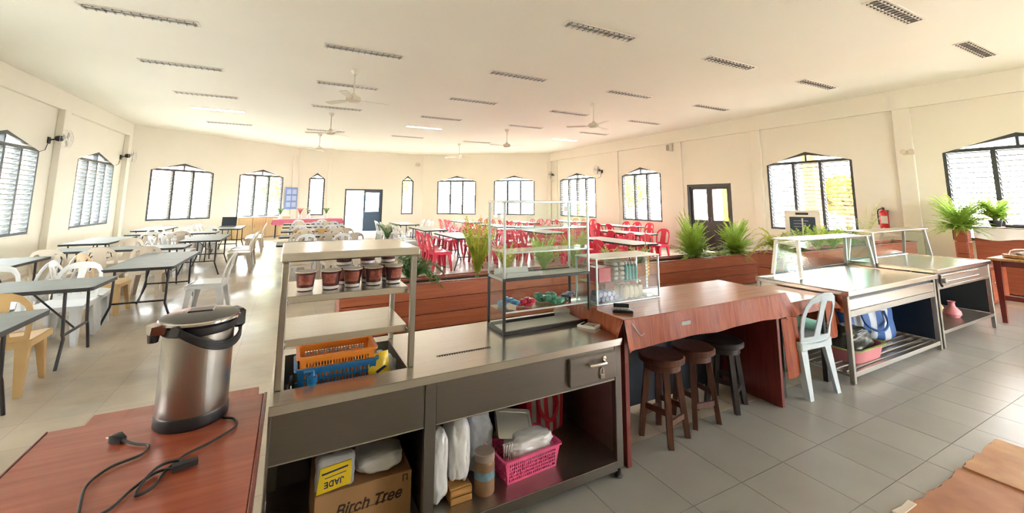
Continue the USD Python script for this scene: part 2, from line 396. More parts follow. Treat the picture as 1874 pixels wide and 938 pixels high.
# ------------------------------------------------------------------ windows with glass louvres
nwin = [0]
def window(f, u0, u1, bays, label):
    nwin[0] += 1
    t = thing('window_%d' % nwin[0], label, 'window', kind='structure')
    D0, D1, fw = -.13, .0, .055
    outer = gable(u0, u1)
    inner = sbox(u0 + fw, ZS + fw, u1 - fw, ZE - .01)
    c = (u0 + u1) / 2; s = (ZG - ZE) / (c - u0); ti = fw * 1.35 * math.hypot(1, s)
    gab = Polygon([(u0 + fw + .05, ZE + fw), (u1 - fw - .05, ZE + fw), (c, ZG - ti)])
    part(t, 'frame', f.put(xz(ext(outer.difference(inner).difference(gab), D1 - D0), D0)), 'frame_paint', smooth=False)
    mul = [u0 + fw + (u1 - u0 - 2 * fw) * i / bays for i in range(1, bays)]
    mw = .035
    for u in mul: part(t, 'mullion', f.put(cb(u - mw, u + mw, D0, D1, ZS + fw, ZE - .01, .004)), 'frame_paint')
    if bays > 1: part(t, 'king_post', f.put(cb(c - .022, c + .022, D0 + .02, D1 - .01, ZE + fw, ZG - ti - .002, .003)), 'frame_paint')
    part(t, 'gable_pane', f.put(xz(ext(gab.buffer(-.002), .004), -.07)), 'louver_glass', smooth=False)
    edges = [u0 + fw] + mul + [u1 - fw]
    n = 17; z0, z1 = ZS + fw + .05, ZE - .06
    clips, eds = [], []
    for b in range(bays):
        a, e = edges[b] + (mw if b else 0), edges[b + 1] - (mw if b < bays - 1 else 0)
        for i in range(n):
            z = z0 + (z1 - z0) * i / (n - 1)
            m = bx(a + .012, e - .012, -.05, .05, -.0025, .0025)
            m = rot(m, 38 if bays < 4 else 24, (1, 0, 0)); m = mv(m, 0, -.065, z)
            part(t, 'louver_blade', f.put(m), 'louver_glass', smooth=False)
            for yy in (.0505,): eds.append(mv(rot(bx(a + .012, e - .012, yy - .0010, yy + .0015, -.0125, .0125), 38 if bays < 4 else 24, (1, 0, 0)), 0, -.065, z))
            for uu in (a + .006, e - .006):
                cm = mv(rot(bx(-.006, .006, -.045, .045, -.012, .012), 38 if bays < 4 else 24, (1, 0, 0)), uu, -.062, z - .006); clips.append(cm)
    part(t, 'blade_edges', f.put(cat(eds)), 'glass_edge', 'ground edges of the glass blades', smooth=False, kind='stuff')
    part(t, 'blade_clips', f.put(cat(clips)), 'frame_paint', smooth=False, kind='stuff')
    part(t, 'sill', f.put(cb(u0 - .02, u1 + .02, -.02, .035, ZS - .03, ZS, .004)), 'trim_paint')
WL = {'right': ['gabled louvre window on the right wall behind the red chairs, farthest along that wall', 'gabled louvre window on the right wall just left of the double door', 'gabled louvre window on the right wall behind the easel sign', 'gabled louvre window at the right edge behind the fern and white cloth', 'gabled louvre window on the right wall nearest the kitchen end'],
      'far_right': ['gabled louvre window on the far right slanting wall, nearer the narrow window', 'gabled louvre window on the far right slanting wall, behind the tall glass case'],
      'far': ['narrow single gabled window left of the far doorway', 'narrow single gabled window right of the far doorway'],
      'far_left': ['wide gabled louvre window on the far left slanting wall above the grey tables', 'gabled louvre window on the far left slanting wall above the pale wooden cabinet'],
      'left': ['gabled louvre window on the left wall, the farther of the two in view', 'gabled louvre window on the left wall at the left edge of the picture', 'gabled louvre window on the left wall beside the front tables', 'gabled louvre window on the left wall nearest the kitchen end'],
      'back': ['gabled louvre window in the kitchen wall, leftmost', 'gabled louvre window in the kitchen wall, middle', 'gabled louvre window in the kitchen wall, rightmost']}
WSEQ = {'right': [0, 1, 2, 3, 4], 'far_right': [0, 1], 'far': [1, 0], 'far_left': [0, 1], 'left': [0, 1, 2, 3], 'back': [0, 1, 2]}
for k in ('left', 'far_left', 'far', 'far_right', 'right'):
    for i, (a, b, n) in zip(WSEQ[k], OPEN[k]): window(FR[k], a, b, n, WL[k][i])

# ------------------------------------------------------------------ doors
f = FR['far']; ua, ub, hh = DOORS['far'][0]        # u runs from right to left here
t = thing('door_1', 'far double doorway, left leaf standing open to bright daylight', 'door', kind='structure')
part(t, 'door_frame', f.put(cat([xz(ext(sbox(ua, 0, ub, hh).difference(sbox(ua + .07, -.1, ub - .07, hh - .07)), .16), -.15)])), 'frame_paint', smooth=False)
um = (ua + ub) / 2
lf = part(t, 'door_leaf', f.put(xz(ext(sbox(ua + .07, .02, um, hh - .07).difference(sbox(ua + .16, 1.0, um - .09, hh - .16)), .045), -.10)), 'door_blue', 'dark blue lower panel with glazed upper half', smooth=False)
sub(lf, 'pane', f.put(xz(ext(sbox(ua + .16, 1.0, um - .09, hh - .16), .005), -.08)), 'glass_clear', smooth=False)
sub(lf, 'handle', f.put(tube([(um - .05, -.055, .95), (um - .05, -.02, .97), (um - .05, -.02, 1.1), (um - .05, -.055, 1.12)], .009)), 'chrome')
# open leaf: swung outwards
ol = xz(ext(sbox(0, .02, um - ua - .07, hh - .07).difference(sbox(.09, 1.0, um - ua - .16, hh - .16)), .045), 0)
ol = mv(rot(ol, -80), ub - .07, -.16, 0); ol2 = mv(rot(xz(ext(sbox(.09, 1.0, um - ua - .16, hh - .16), .005), .02), -80), ub - .07, -.16, 0)
l2 = part(t, 'door_leaf', f.put(ol), 'door_blue', 'leaf swung open outwards', smooth=False); sub(l2, 'pane', f.put(ol2), 'glass_clear', smooth=False)
f = FR['right']; ua, ub, hh = DOORS['right'][0]
t = thing('door_2', 'dark double door with two glazed upper panels on the right wall behind the ferns', 'door', kind='structure')
part(t, 'door_frame', f.put(xz(ext(sbox(ua, 0, ub, hh).difference(sbox(ua + .08, -.1, ub - .08, hh - .08)), .16), -.15)), 'frame_paint', smooth=False)
um = (ua + ub) / 2
for a, b in ((ua + .08, um - .002), (um + .002, ub - .08)):
    lf = part(t, 'door_leaf', f.put(xz(ext(sbox(a, .02, b, hh - .08).difference(sbox(a + .10, 1.0, b - .10, hh - .17)), .05), -.10)), 'door_paint', smooth=False)
    sub(lf, 'pane', f.put(xz(ext(sbox(a + .10, 1.0, b - .10, hh - .17), .005), -.08)), 'glass_clear', smooth=False)
    sub(lf, 'bottom_panel', f.put(cb(a + .11, b - .11, -.055, -.04, .12, .82, .006)), 'door_paint')
    hu = um + (.05 if a > um else -.05)
    sub(lf, 'handle', f.put(tube([(hu, -.05, .93), (hu, -.005, .95), (hu, -.005, 1.09), (hu, -.05, 1.11)], .009)), 'chrome')

# ------------------------------------------------------------------ outside: ground, verandahs, houses, trees
single('ground', mv(ext(sbox(-60, -60, 80, 90).difference(hall.buffer(.2)), .1), 0, 0, -.25), 'concrete', kind='structure', smooth=False)
t = thing('verandah', 'yellow painted posts and low wall outside the right hand windows', 'porch', (14.4, 6, -.15))
part(t, 'slab', bx(13.6, 16, -4, 20, -.15, -.02), 'concrete', w=True)
part(t, 'low_wall', bx(15.8, 16, -4, 20, -.02, .7), 'pink_wall', w=True)
for y in (1.6, 4.3, 7.1, 9.9, 12.8, 15.7): part(t, 'post', cb(14.1, 14.42, y - .16, y + .16, -.02, 3.2, .01), 'yellow_wall', w=True)
part(t, 'beam', cb(14.12, 14.4, -4, 20, 3.2, 3.5, .01), 'yellow_wall', w=True)
t = thing('house', 'yellow house outside the left wall windows', 'building', (-16, 12, -.15))
part(t, 'wall', bx(-21, -16, 2, 30, -.15, 3.0), 'pale_yellow_wall', w=True)
part(t, 'roof', hullm([(-21.3, 1.5, 3.0), (-15.8, 1.5, 3.0), (-18.5, 1.5, 4.4), (-21.3, 30.5, 3.0), (-15.8, 30.5, 3.0), (-18.5, 30.5, 4.4)]), 'roof_red', w=True)
for y in (7, 11, 15, 19, 23): part(t, 'window', cb(-16.02, -15.94, y - .7, y + .7, .9, 2.2, .01), 'window_far', w=True)
t = thing('school_building', 'pale building with red roof outside the far left window', 'building', (-9, 48, -.15))
part(t, 'wall', bx(-30, 2, 48, 56, -.15, 3.4), 'pink_wall', w=True)
part(t, 'roof', hullm([(-30.4, 47.7, 3.4), (2.4, 47.7, 3.4), (-30.4, 56.5, 3.4), (2.4, 56.5, 3.4), (-28, 52, 5.4), (0, 52, 5.4)]), 'roof_red', w=True)
for x in (-26, -21.5, -17, -12.5, -8, -3.5): part(t, 'window', cb(x - .9, x + .9, 47.94, 48.02, 1.0, 2.4, .01), 'window_far', w=True)
def tree(loc, h, r, mat, label):
    t = thing('tree', label, 'tree', loc)
    part(t, 'trunk', tube([(0, 0, 0), (.05, .02, h * .35), (0, 0, h * .6)], [.16, .12, .08]), 'bark')
    rng = np.random.default_rng(int(abs(loc[0]) * 10)); v = []; fs = []
    for i in range(1400):
        d = rng.normal(size=3); d /= np.linalg.norm(d); p = d * r * rng.uniform(.55, 1.) * np.array([1, 1, .8]) + [0, 0, h * .68]
        a = rng.normal(size=3); a /= np.linalg.norm(a); b = np.cross(a, rng.normal(size=3)); b /= np.linalg.norm(b); s = .16
        k = len(v); v += [p + a * s, p + b * s * .5, p - a * s, p - b * s * .5]; fs += [(k, k + 1, k + 2), (k, k + 2, k + 3)]
    part(t, 'crown', tm(v, fs), mat, smooth=False, kind='stuff')
tree((17.6, 18.6, -.15), 3.4, 1.1, 'foliage_yellow', 'small yellow green tree outside the farthest right wall window')
tree((16.9, 7.35, -.02), 2.7, .85, 'foliage_sunny', 'bright yellow bush outside the window behind the easel sign')
tree((5.2, 27.5, -.15), 4.2, 1.6, 'foliage_sunny', 'yellow green tree outside the far wall right of the doorway')
tree((-.5, 28.0, -.15), 3.6, 1.3, 'foliage_bright', 'green tree outside the far wall left of the doorway')

# ------------------------------------------------------------------ ceiling lights and fans
cols = [-2.62, .30, 3.27, 6.25, 9.16]; rows = [2.25, 4.6, 7.15, 9.55, 12.08, 13.95, 16.35]
def ceiling_light(label, loc, lit):
    t = thing('ceiling_light', label, 'ceiling light', loc)
    L, Wd = 1.28, .21
    part(t, 'frame', mv(ext(sbox(0, -Wd / 2, L, Wd / 2).difference(sbox(.025, -Wd / 2 + .025, L - .025, Wd / 2 - .025)), .012), 0, 0, -.012), 'white_paint', smooth=False)
    part(t, 'housing', cat([bx(.02, L - .02, -Wd / 2 + .02, Wd / 2 - .02, -.0045, -.0005)]), 'white_plastic', smooth=False)
    part(t, 'reflector', cat([hullm([(.03, s * .012, -.012), (L - .03, s * .012, -.012), (.03, s * .03, -.005), (L - .03, s * .03, -.005), (.03, s * .012, -.005), (L - .03, s * .012, -.005)]) for s in (-1, 1)]), 'aluminium')
    for s in (-1, 1): part(t, 'tube', tube([(.04, s * .05, -.014), (L - .04, s * .05, -.014)], .009), 'tube_light' if lit else 'white_plastic')
    for i in range(13):
        x = .06 + (L - .12) * i / 12
        part(t, 'louver', bx(x - .004, x + .004, -Wd / 2 + .025, Wd / 2 - .025, -.026, -.006), 'louver_metal' if not lit else 'aluminium', smooth=False)
    return t
CN = ['first from the left', 'second from the left', 'middle', 'second from the right', 'rightmost']
RN = ['nearest', 'second nearest', 'third', 'fourth', 'fifth', 'sixth', 'farthest']
protos = {}
for j, y in enumerate(rows):
    for i, x in enumerate(cols):
        if j == 0 and i < 3: continue
        if j == 1 and i in (0, 1): continue
        if j == 5 and i in (1, 3): continue
        if j == 6 and i == 4: continue
        lit = (j == 5)
        lab = 'lit' if lit else 'unlit'
        lab += ' recessed strip light with louvres, %s row of the ceiling, %s' % (RN[j], CN[i])
        if lit in protos: dup(protos[lit], (x, y, ZC), 0, lab)
        else: protos[lit] = ceiling_light(lab, (x, y, ZC), lit)
def fan(label, loc, rz):
    t = thing('ceiling_fan', label, 'ceiling fan', loc, rz)
    part(t, 'canopy', lathe([(0, 0), (.075, 0), (.07, -.03), (.035, -.085), (.0, -.09)], 20), 'fan_cream')
    part(t, 'down_rod', tube([(0, 0, -.06), (0, 0, -.50)], .013, 10), 'fan_cream')
    part(t, 'motor', lathe([(0, -.46), (.03, -.465), (.05, -.50), (.12, -.53), (.135, -.56), (.13, -.60), (.09, -.63), (0, -.64)], 24), 'fan_cream')
    for k in range(3):
        p = Polygon([(.10, -.022), (.2, -.03), (.25, -.06), (.66, -.07), (.69, -.05), (.69, .05), (.66, .07), (.25, .06), (.2, .03), (.10, .022)])
        b = rot(mv(ext(p, .006), 0, 0, -.003), 9, (1, 0, 0)); part(t, 'blade', rot(mv(b, 0, 0, -.585), 120 * k), 'fan_cream', smooth=False)
    return t
fans = [(.93, 8.36, 8, 'white ceiling fan nearest the counter on the left row'), (.86, 12.93, 40, 'white ceiling fan in the middle of the left row'), (.8, 17.4, 75, 'white ceiling fan farthest back in the left row'),
        (6.75, 8.33, 20, 'white ceiling fan nearest on the right row'), (6.6, 12.95, 65, 'white ceiling fan in the middle of the right row'), (6.45, 17.3, 15, 'white ceiling fan farthest back in the right row')]
f0 = None
for x, y, a, lb in fans:
    f0 = fan(lb, (x, y, ZC), a) if f0 is None else (dup(f0, (x, y, ZC), a, lb), f0)[1]

# wall fans, boxes and notices on the walls
def wall_fan(label, f, u, z):
    t = thing('wall_fan', label, 'wall fan', tuple(f.A + f.u * u + np.array([0, 0, z])))
    part(t, 'bracket', f.put(cat([cb(u - .05, u + .05, 0, .03, z - .12, z + .02), bar((u, .02, z - .05), (u, .16, z), .025)])), 'black_plastic', w=True)
    part(t, 'motor', f.put(mv(rot(lathe([(0, 0), (.05, .0), (.065, .04), (.06, .11), (0, .13)], 16), -90, (1, 0, 0)), u, .12, z)), 'black_plastic', w=True)
    rings = [mv(rot(trimesh.creation.torus(r, .004, major_sections=28, minor_sections=5), 90, (1, 0, 0)), u, w_, z) for r, w_ in ((.20, .26), (.20, .34), (.13, .37), (.06, .38))]
    rays = [tube([(u, .385, z), (u + .13 * math.cos(a), .37, z + .13 * math.sin(a)), (u + .2 * math.cos(a), .33, z + .2 * math.sin(a)), (u + .2 * math.cos(a), .26, z + .2 * math.sin(a))], .002, 4) for a in np.arange(0, 2 * PI, PI / 9)]
    part(t, 'cage', f.put(cat(rings + rays)), 'white_plastic', w=True)
    for k in range(3):
        p = affinity.rotate(Polygon([(.03, -.03), (.17, -.07), (.18, .05), (.03, .03)]), 120 * k + 15, origin=(0, 0))
        part(t, 'blade', f.put(mv(xz(ext(p, .004)), u, .29, z)), 'grey_plastic', w=True, smooth=False)
    part(t, 'cord', f.put(tube([(u + .03, .02, z - .1), (u + .10, .012, z - .28), (u + .32, .012, z - .34)], .006, 6)), 'black_rubber', w=True)
wall_fan('black wall fan in a pale cage beside the leftmost window on the left wall', FR['left'], YA - 13.0, 2.95)
wall_fan('black wall fan on the left wall near the far left corner', FR['left'], YA - 17.43, 2.97)
wall_fan('black wall fan high on the right wall close to the far corner', FR['right'], 17.9 - YB, 2.93)
wall_fan('black wall fan on the right wall between the two farther windows', FR['right'], 14.2 - YB, 2.93)
def wbox(name, label, cat_, f, u, z, w_, h, d, mat, extra=None):
    t = thing(name, label, cat_, tuple(f.A + f.u * u + np.array([0, 0, z])))
    part(t, 'body', f.put(cb(u - w_ / 2, u + w_ / 2, 0, d, z - h / 2, z + h / 2, .008)), mat, w=True)
    if extra == 'lamps':
        for s in (-1, 1): part(t, 'lamp', f.put(mv(rot(lathe([(0, 0), (.04, .0), (.055, .06), (.05, .065), (0, .05)], 12), -90, (1, 0, 0)), u + s * w_ * .34, d, z + h * .2)), 'lid_white', w=True)
    if extra == 'speaker': part(t, 'grille', f.put(cb(u - w_ * .4, u + w_ * .4, d, d + .008, z - h * .4, z + h * .4, .003)), 'grey_plastic', w=True)
    if extra == 'slot': part(t, 'vent', f.put(cb(u - w_ * .4, u + w_ * .4, d, d + .006, z - h * .25, z - h * .1, .002)), 'grey_plastic', w=True)
wbox('wall_speaker', 'small white wall speaker high between the door and the window on the right wall', 'speaker', FR['right'], 10.42 - YB, 3.5, .17, .26, .16, 'white_paint', 'speaker')
wbox('emergency_light', 'small twin lamp emergency light on the right wall above the fire extinguisher', 'emergency light', FR['right'], 3.93 - YB, 2.68, .20, .10, .08, 'lid_white', 'lamps')
wbox('wall_box', 'small pale box high on the far wall above the narrow right window', 'box', FR['far'], X2 - 6.0, 3.55, .24, .16, .10, 'lid_white', 'slot')
f = FR['far_left']; u0, u1 = LB - 7.2 + .45, LB - 6.14
t = thing('notice_board', 'blue notice board with paler printed squares beside the far left window', 'notice board', tuple(f.A + f.u * .3 + np.array([0, 0, 1.6])))
part(t, 'panel', f.put(cb(.06, .72, .065, .09, 1.16, 2.18, .005)), 'poster_blue', w=True)
for i, (a, b, c, d) in enumerate([(.12, .36, 1.86, 2.08), (.42, .66, 1.86, 2.08), (.12, .36, 1.56, 1.78), (.42, .66, 1.56, 1.78), (.12, .36, 1.26, 1.48), (.42, .66, 1.26, 1.48)]):
    part(t, 'notice', f.put(cb(a, b, .09, .094, c, d, .001)), 'poster_pale', w=True)
f = FR['left']; u = .10
t = thing('hanging_cloth', 'dark purple cloth hanging in the far left corner', 'cloth', tuple(f.A + f.u * u + np.array([0, 0, 1.3])))
zz = np.linspace(1.06, 1.52, 10); uu = np.linspace(-.10, .12, 8)
def sheet(fn, us, vs, th=.006):
    P = np.array([[fn(a, b) for b in vs] for a in us]); Q = P.copy(); n, m = len(us), len(vs)
    du = np.gradient(P, axis=0); dv = np.gradient(P, axis=1); nn = np.cross(du, dv); nn /= np.linalg.norm(nn, axis=2, keepdims=True) + 1e-12
    A = (P + nn * th / 2).reshape(-1, 3); B = (P - nn * th / 2).reshape(-1, 3); fs = []
    for i in range(n - 1):
        for j in range(m - 1):
            a, b, c, d = i * m + j, (i + 1) * m + j, (i + 1) * m + j + 1, i * m + j + 1
            fs += [(a, b, c), (a, c, d)]; o = n * m; fs += [(o + a, o + c, o + b), (o + a, o + d, o + c)]
    edge = [i * m for i in range(n)] + [(n - 1) * m + j for j in range(1, m)] + [i * m + m - 1 for i in range(n - 2, -1, -1)] + [j for j in range(m - 2, 0, -1)]
    o = n * m
    for k in range(len(edge)):
        a, b = edge[k], edge[(k + 1) % len(edge)]; fs += [(a, o + a, o + b), (a, o + b, b)]
    mm = tm(np.vstack([A, B]), fs); return mm
part(t, 'fabric', f.put(sheet(lambda a, b: (u + .2 + a * (1.2 - .5 * (b - 1.06)), .05 + .02 * math.sin(a * 50) , b), uu, zz)), 'purple_cloth', w=True)
part(t, 'hook', f.put(tube([(u + .2, 0, 1.53), (u + .2, .05, 1.53), (u + .2, .06, 1.50)], .008, 6)), 'chrome', w=True)

# ------------------------------------------------------------------ folding tables
def folding_table(label, loc, rz, top='table_grey', L=1.83, Wd=.72, H=.74, group=None):
    t = thing('folding_table', label, 'table', loc, rz, group)
    o = rr(-L / 2, L / 2, -Wd / 2, Wd / 2, .05)
    part(t, 'tabletop', mv(ext(o.buffer(-.004), .030), 0, 0, H - .030), top, smooth=False)
    part(t, 'edge_band', mv(ext(o.difference(o.buffer(-.006)), .034), 0, 0, H - .034), 'black_rubber', 'black edging', smooth=False)
    for sx in (-1, 1):
        x = sx * (L / 2 - .22)
        for sy in (-1, 1):
            y = sy * (Wd / 2 - .09)
            part(t, 'leg', tube([(x, y, H - .03), (x + sx * .02, y, .30), (x + sx * .03, y, .26), (x + sx * .03, y + sy * .09, .0)], .0135, 8), 'dark_metal')
        part(t, 'crossbar', cat([bar((x + sx * .021, -Wd / 2 + .09, .29), (x + sx * .021, Wd / 2 - .09, .29), .02)]), 'dark_metal')
        part(t, 'brace', tube([(x + sx * .01, 0, .30), (x - sx * .36, 0, H - .04)], .009, 6), 'dark_metal')
    return t
TABLES = {}
def add_table(key, label, x, y, rz=0, top='table_grey', L=1.83):
    k = (top, L)
    if k in TABLES: dup(TABLES[k], (x, y, 0), rz, label)
    else: TABLES[k] = folding_table(label, (x, y, 0), rz, top, L)
# left block: each row has one table across and two along the hall
add_table('T1', 'grey folding table at the left edge, closest to the urn table', -2.53, 4.34)
add_table('T2', 'grey folding table behind the tan plastic chair on the left', -2.59, 5.99)
LEFTROWS = [(5.99, 'second'), (9.85, 'third'), (13.65, 'fourth')]
add_table('T4', 'grey folding table set crosswise in the left block, behind the first beige chairs', -2.58, 9.86)
add_table('T7', 'grey folding table set crosswise in the left block, farthest one', -2.62, 13.68)
for y, n in ((7.83, 'nearest'), (11.78, 'middle'), (15.75, 'farthest')):
    add_table('r', 'grey folding table lengthwise along the aisle of the left block, %s one' % n, -1.66, y, 90)
    add_table('l', 'grey folding table lengthwise along the left wall, %s one' % n, -3.5, y + .15, 90)
for y, n in ((9.52, 'first'), (11.45, 'second'), (13.32, 'third'), (15.3, 'fourth'), (17.2, 'last')):
    add_table('m', 'grey folding table in the middle row of tan chairs, %s from the counter' % n, .70, y, 0)
for y, n in ((10.0, 'nearest'), (12.7, 'middle'), (15.8, 'farthest')):
    add_table('w', 'white folding table in the column left of the red chairs, %s one' % n, 3.75, y, 90, 'table_white')
for x, y, n in ((6.38, 7.2, 'in front of the red chairs, just behind the ferns'), (6.4, 10.4, 'second one back behind the ferns'), (6.4, 13.4, 'third one back behind the ferns'), (6.4, 16.2, 'farthest one in the column behind the glass case'),
                (8.3, 9.0, 'among the red chairs toward the double door'), (8.3, 12.0, 'among the red chairs, middle of the right block'), (8.3, 15.0, 'among the red chairs far back on the right'),
                (10.35, 11.5, 'close to the right wall under the window'), (10.45, 14.8, 'far back against the right wall')):
    add_table('d', 'white folding table ' + n, x, y, 90, 'table_white')

# ------------------------------------------------------------------ moulded plastic chairs
def chair(label, loc, rz, mat, group=None):
    """the sitter faces +y"""
    t = thing('plastic_chair', label, 'chair', loc, rz, group)
    o = Polygon([(-.19, -.19), (.19, -.19), (.215, .20), (-.215, .20)]).buffer(.025, quad_segs=4)
    m = refine(ext(o, .014), .09); v = np.array(m.vertices)
    v[:, 2] += .43 - .018 * np.cos(v[:, 0] / .22 * 1.4) - np.where(v[:, 1] > .15, (v[:, 1] - .15) * .3, 0); m.vertices = v
    sk = o.difference(o.buffer(-.012)); s2 = mv(ext(sk, .05), 0, 0, .375)
    part(t, 'seat', cat([m, s2]), mat)
    # the back: an arch with two long slots either side of a wide splat
    arch = Polygon([(-.195, 0), (-.215, .22), (-.20, .31), (-.16, .375), (-.09, .412), (0, .42), (.09, .412), (.16, .375), (.20, .31), (.215, .22), (.195, 0)])
    wi = .040 if mat in ('plastic_white', 'plastic_pale_blue') else .085     # half width of the splat
    slots = [Polygon([(s * .165, .05), (s * .178, .22), (s * .165, .29), (s * .13, .335), (s * wi, .35), (s * (wi - .008), .25), (s * wi, .05)]).buffer(-.008).buffer(.008) for s in (-1, 1)]
    a = arch.difference(unary_union(slots))
    m = refine(ext(a, .010), .06); v = np.array(m.vertices)
    x, z, d = v[:, 0], v[:, 1], v[:, 2]
    y = -.205 - .27 * z + .55 * x * x * np.clip(z / .12, .3, 1.) - .20 * np.clip(z - .3, 0, 1) ** 2
    m.vertices = np.stack([x, y + d, z + .425], -1); m.invert()
    part(t, 'backrest', m, mat)
    for sx in (-1, 1):
        for sy in (-1, 1):
            tx, ty = sx * .185, (-.185 if sy < 0 else .19); bx_, by_ = sx * (.205 if sy < 0 else .225), (-.25 if sy < 0 else .235)
            def L(cx, cy, w_):
                return [(cx, cy), (cx - sx * w_, cy), (cx - sx * w_, cy - sy * .012), (cx - sx * .012, cy - sy * .012), (cx - sx * .012, cy - sy * w_), (cx, cy - sy * w_)]
            A = [(p[0], p[1], .42) for p in L(tx + sx * .015, ty + sy * .012, .085)]; B = [(p[0], p[1], 0.) for p in L(bx_, by_, .045)]
            n = 6; vv = A + B; ff = []
            for i in range(n):
                j = (i + 1) % n; ff += [(i, j, n + j), (i, n + j, n + i)]
            ff += [(0, 1, 2), (0, 2, 3), (0, 3, 4), (0, 4, 5)]; ff += [(n, n + 2, n + 1), (n, n + 3, n + 2), (n, n + 4, n + 3), (n, n + 5, n + 4)]
            lm = tm(vv, ff); trimesh.repair.fix_normals(lm); part(t, 'leg', lm, mat, smooth=False)
    return t
CH = {}; NCH = [0]
rng = np.random.default_rng(11)
COLN = {'plastic_white': 'white', 'plastic_beige': 'beige', 'plastic_tan': 'tan', 'plastic_red': 'red', 'plastic_pale_blue': 'pale grey'}
def add_chair(x, y, rz, mat, where, group=None, jit=True):
    if jit: x, y, rz = x + rng.uniform(-.03, .03), y + rng.uniform(-.03, .03), rz + rng.uniform(-7, 7)
    lab = COLN[mat] + ' plastic chair ' + where
    if len(lab.split()) > 16: lab = lab.replace(' plastic chair', ' chair')
    group = group or 'moulded plastic chairs in the hall'
    if mat in CH: dup(CH[mat], (x, y, 0), rz, lab, group)
    else: CH[mat] = chair(lab, (x, y, 0), rz, mat, group)
    NCH[0] += 1
Wt, Bg, Tn, Rd, Pb = 'plastic_white', 'plastic_beige', 'plastic_tan', 'plastic_red', 'plastic_pale_blue'
# the chairs nearest the camera, placed one by one
add_chair(4.03, 2.275, -4, Pb, 'pushed in at the low cloth-covered table beside the steel stand', jit=False)
add_chair(-2.08, 5.26, 6, Tn, 'at the left edge, nearer side of the second grey table', jit=False)
add_chair(-1.93, 3.62, 12, Wt, 'at the left edge behind the urn, only its back showing', jit=False)
add_chair(-2.2, 6.68, 176, Wt, 'behind the second grey table, its back edge turned to us', jit=False)
add_chair(-2.85, 6.72, 196, Wt, 'at the far side of the second grey table, left one of the pair', jit=False)
add_chair(-3.46, 6.7, 176, Wt, 'at the far side of the second grey table, close to the picture edge', jit=False)
add_chair(-2.24, 7.25, -84, Wt, 'on the left side of the nearest lengthwise aisle table', jit=False)
add_chair(-2.26, 8.05, -92, Tn, 'behind the nearest lengthwise aisle table, on its left side', jit=False)
add_chair(-.98, 7.45, 84, Wt, 'on the aisle side of the nearest lengthwise table', jit=False)
for i, x in enumerate((-3.2, -2.62, -2.06)): add_chair(x, 9.20, 2 * (i - 1), Bg, 'with a wide back, %s of three behind the nearest aisle table' % ('left', 'middle', 'right')[i], jit=False)
add_chair(-2.72, 10.54, 180, Bg, 'on the far side of the crosswise table behind three wide beige backs')
for i, x in enumerate((-2.88, -2.32)): add_chair(x, 13.0, 0, (Wt, Bg)[i], '%s of two in front of the farthest crosswise table' % ('left', 'right')[i])
for i, x in enumerate((-3.2, -2.6, -2.0)): add_chair(x, 14.28, 180, Wt, '%s of three behind the farthest crosswise table in the left block' % ('left', 'middle', 'right')[i], 'white chairs behind the farthest crosswise table')
for j, (y, n) in enumerate(((11.78, 'middle'), (15.75, 'farthest'))):
    for i, dy in enumerate((-.55, .05, .62)):
        add_chair(-.98, y + dy, 88, (Bg, Wt, Bg)[i], '%s on the aisle side of the %s lengthwise table' % (('first', 'second', 'third')[i], n))
        add_chair(-2.24, y + dy, -90, (Wt, Bg)[j], 'on the wall side of the %s lengthwise aisle table, %s of three' % (n, ('nearest', 'middle', 'farthest')[i]), 'chairs on the wall side of the %s aisle table' % n)
for j, (y, n) in enumerate(((7.98, 'nearest'), (11.93, 'middle'), (15.9, 'farthest'))):
    for i, dy in enumerate((-.5, .45)): add_chair(-2.93, y + dy, 90, (Wt, Bg, Wt)[j], '%s of two beside the %s table along the left wall' % (('nearer', 'farther')[i], n), 'chairs beside the %s left wall table' % n)
# middle rows: three chair backs in front of each table
for j, (y, n) in enumerate(((9.52, 'first'), (11.45, 'second'), (13.32, 'third'), (15.3, 'fourth'), (17.2, 'last'))):
    for i, x in enumerate((.22, .80, 1.36)):
        m = [(Bg, Bg, Bg), (Bg, Bg, Bg), (Tn, Tn, Bg), (Wt, Wt, Wt), (Wt, Wt, Wt)][j][i]
        add_chair(x, y - .60, 0, m, '%s of three in front of the %s middle row table' % (('left', 'centre', 'right')[i], n))
    for i, x in enumerate((.3, 1.1)):
        add_chair(x, y + .58, 180, (Wt, Bg)[j % 2], 'on the far side of the %s middle row table, %s one' % (n, ('left', 'right')[i]), 'chairs behind the %s middle row table' % n)
# white chairs in the column left of the red ones
for j, (y, n) in enumerate(((12.7, 'middle'), (15.8, 'farthest'))):
    for i, dy in enumerate((-.55, .05, .62)):
        add_chair(3.10, y + dy, -90, Wt, '%s of three on the left side of the %s white table' % (('nearest', 'middle', 'farthest')[i], n), 'white chairs on the left of the %s white table' % n)
        add_chair(4.42, y + dy, 90, Wt if j else Rd, '%s of three, right side of the %s table in the white column' % (('nearest', 'middle', 'farthest')[i], n), 'chairs on the right of the %s white table' % n)
for i, dy in enumerate((-.55, -.02, .55)):
    add_chair(3.12, 10.0 + dy, -90, Rd, '%s of three at the left side of the nearest white table' % ('front', 'middle', 'rear')[i])
    add_chair(4.44, 10.0 + dy, 90, Rd, '%s of three on the right side of the nearest white table' % ('front', 'middle', 'rear')[i], 'red chairs on the right of the nearest white table')
NUM = {0: 'just behind the ferns', 1: 'second behind the ferns', 2: 'third behind the ferns', 3: 'farthest behind the glass case'}
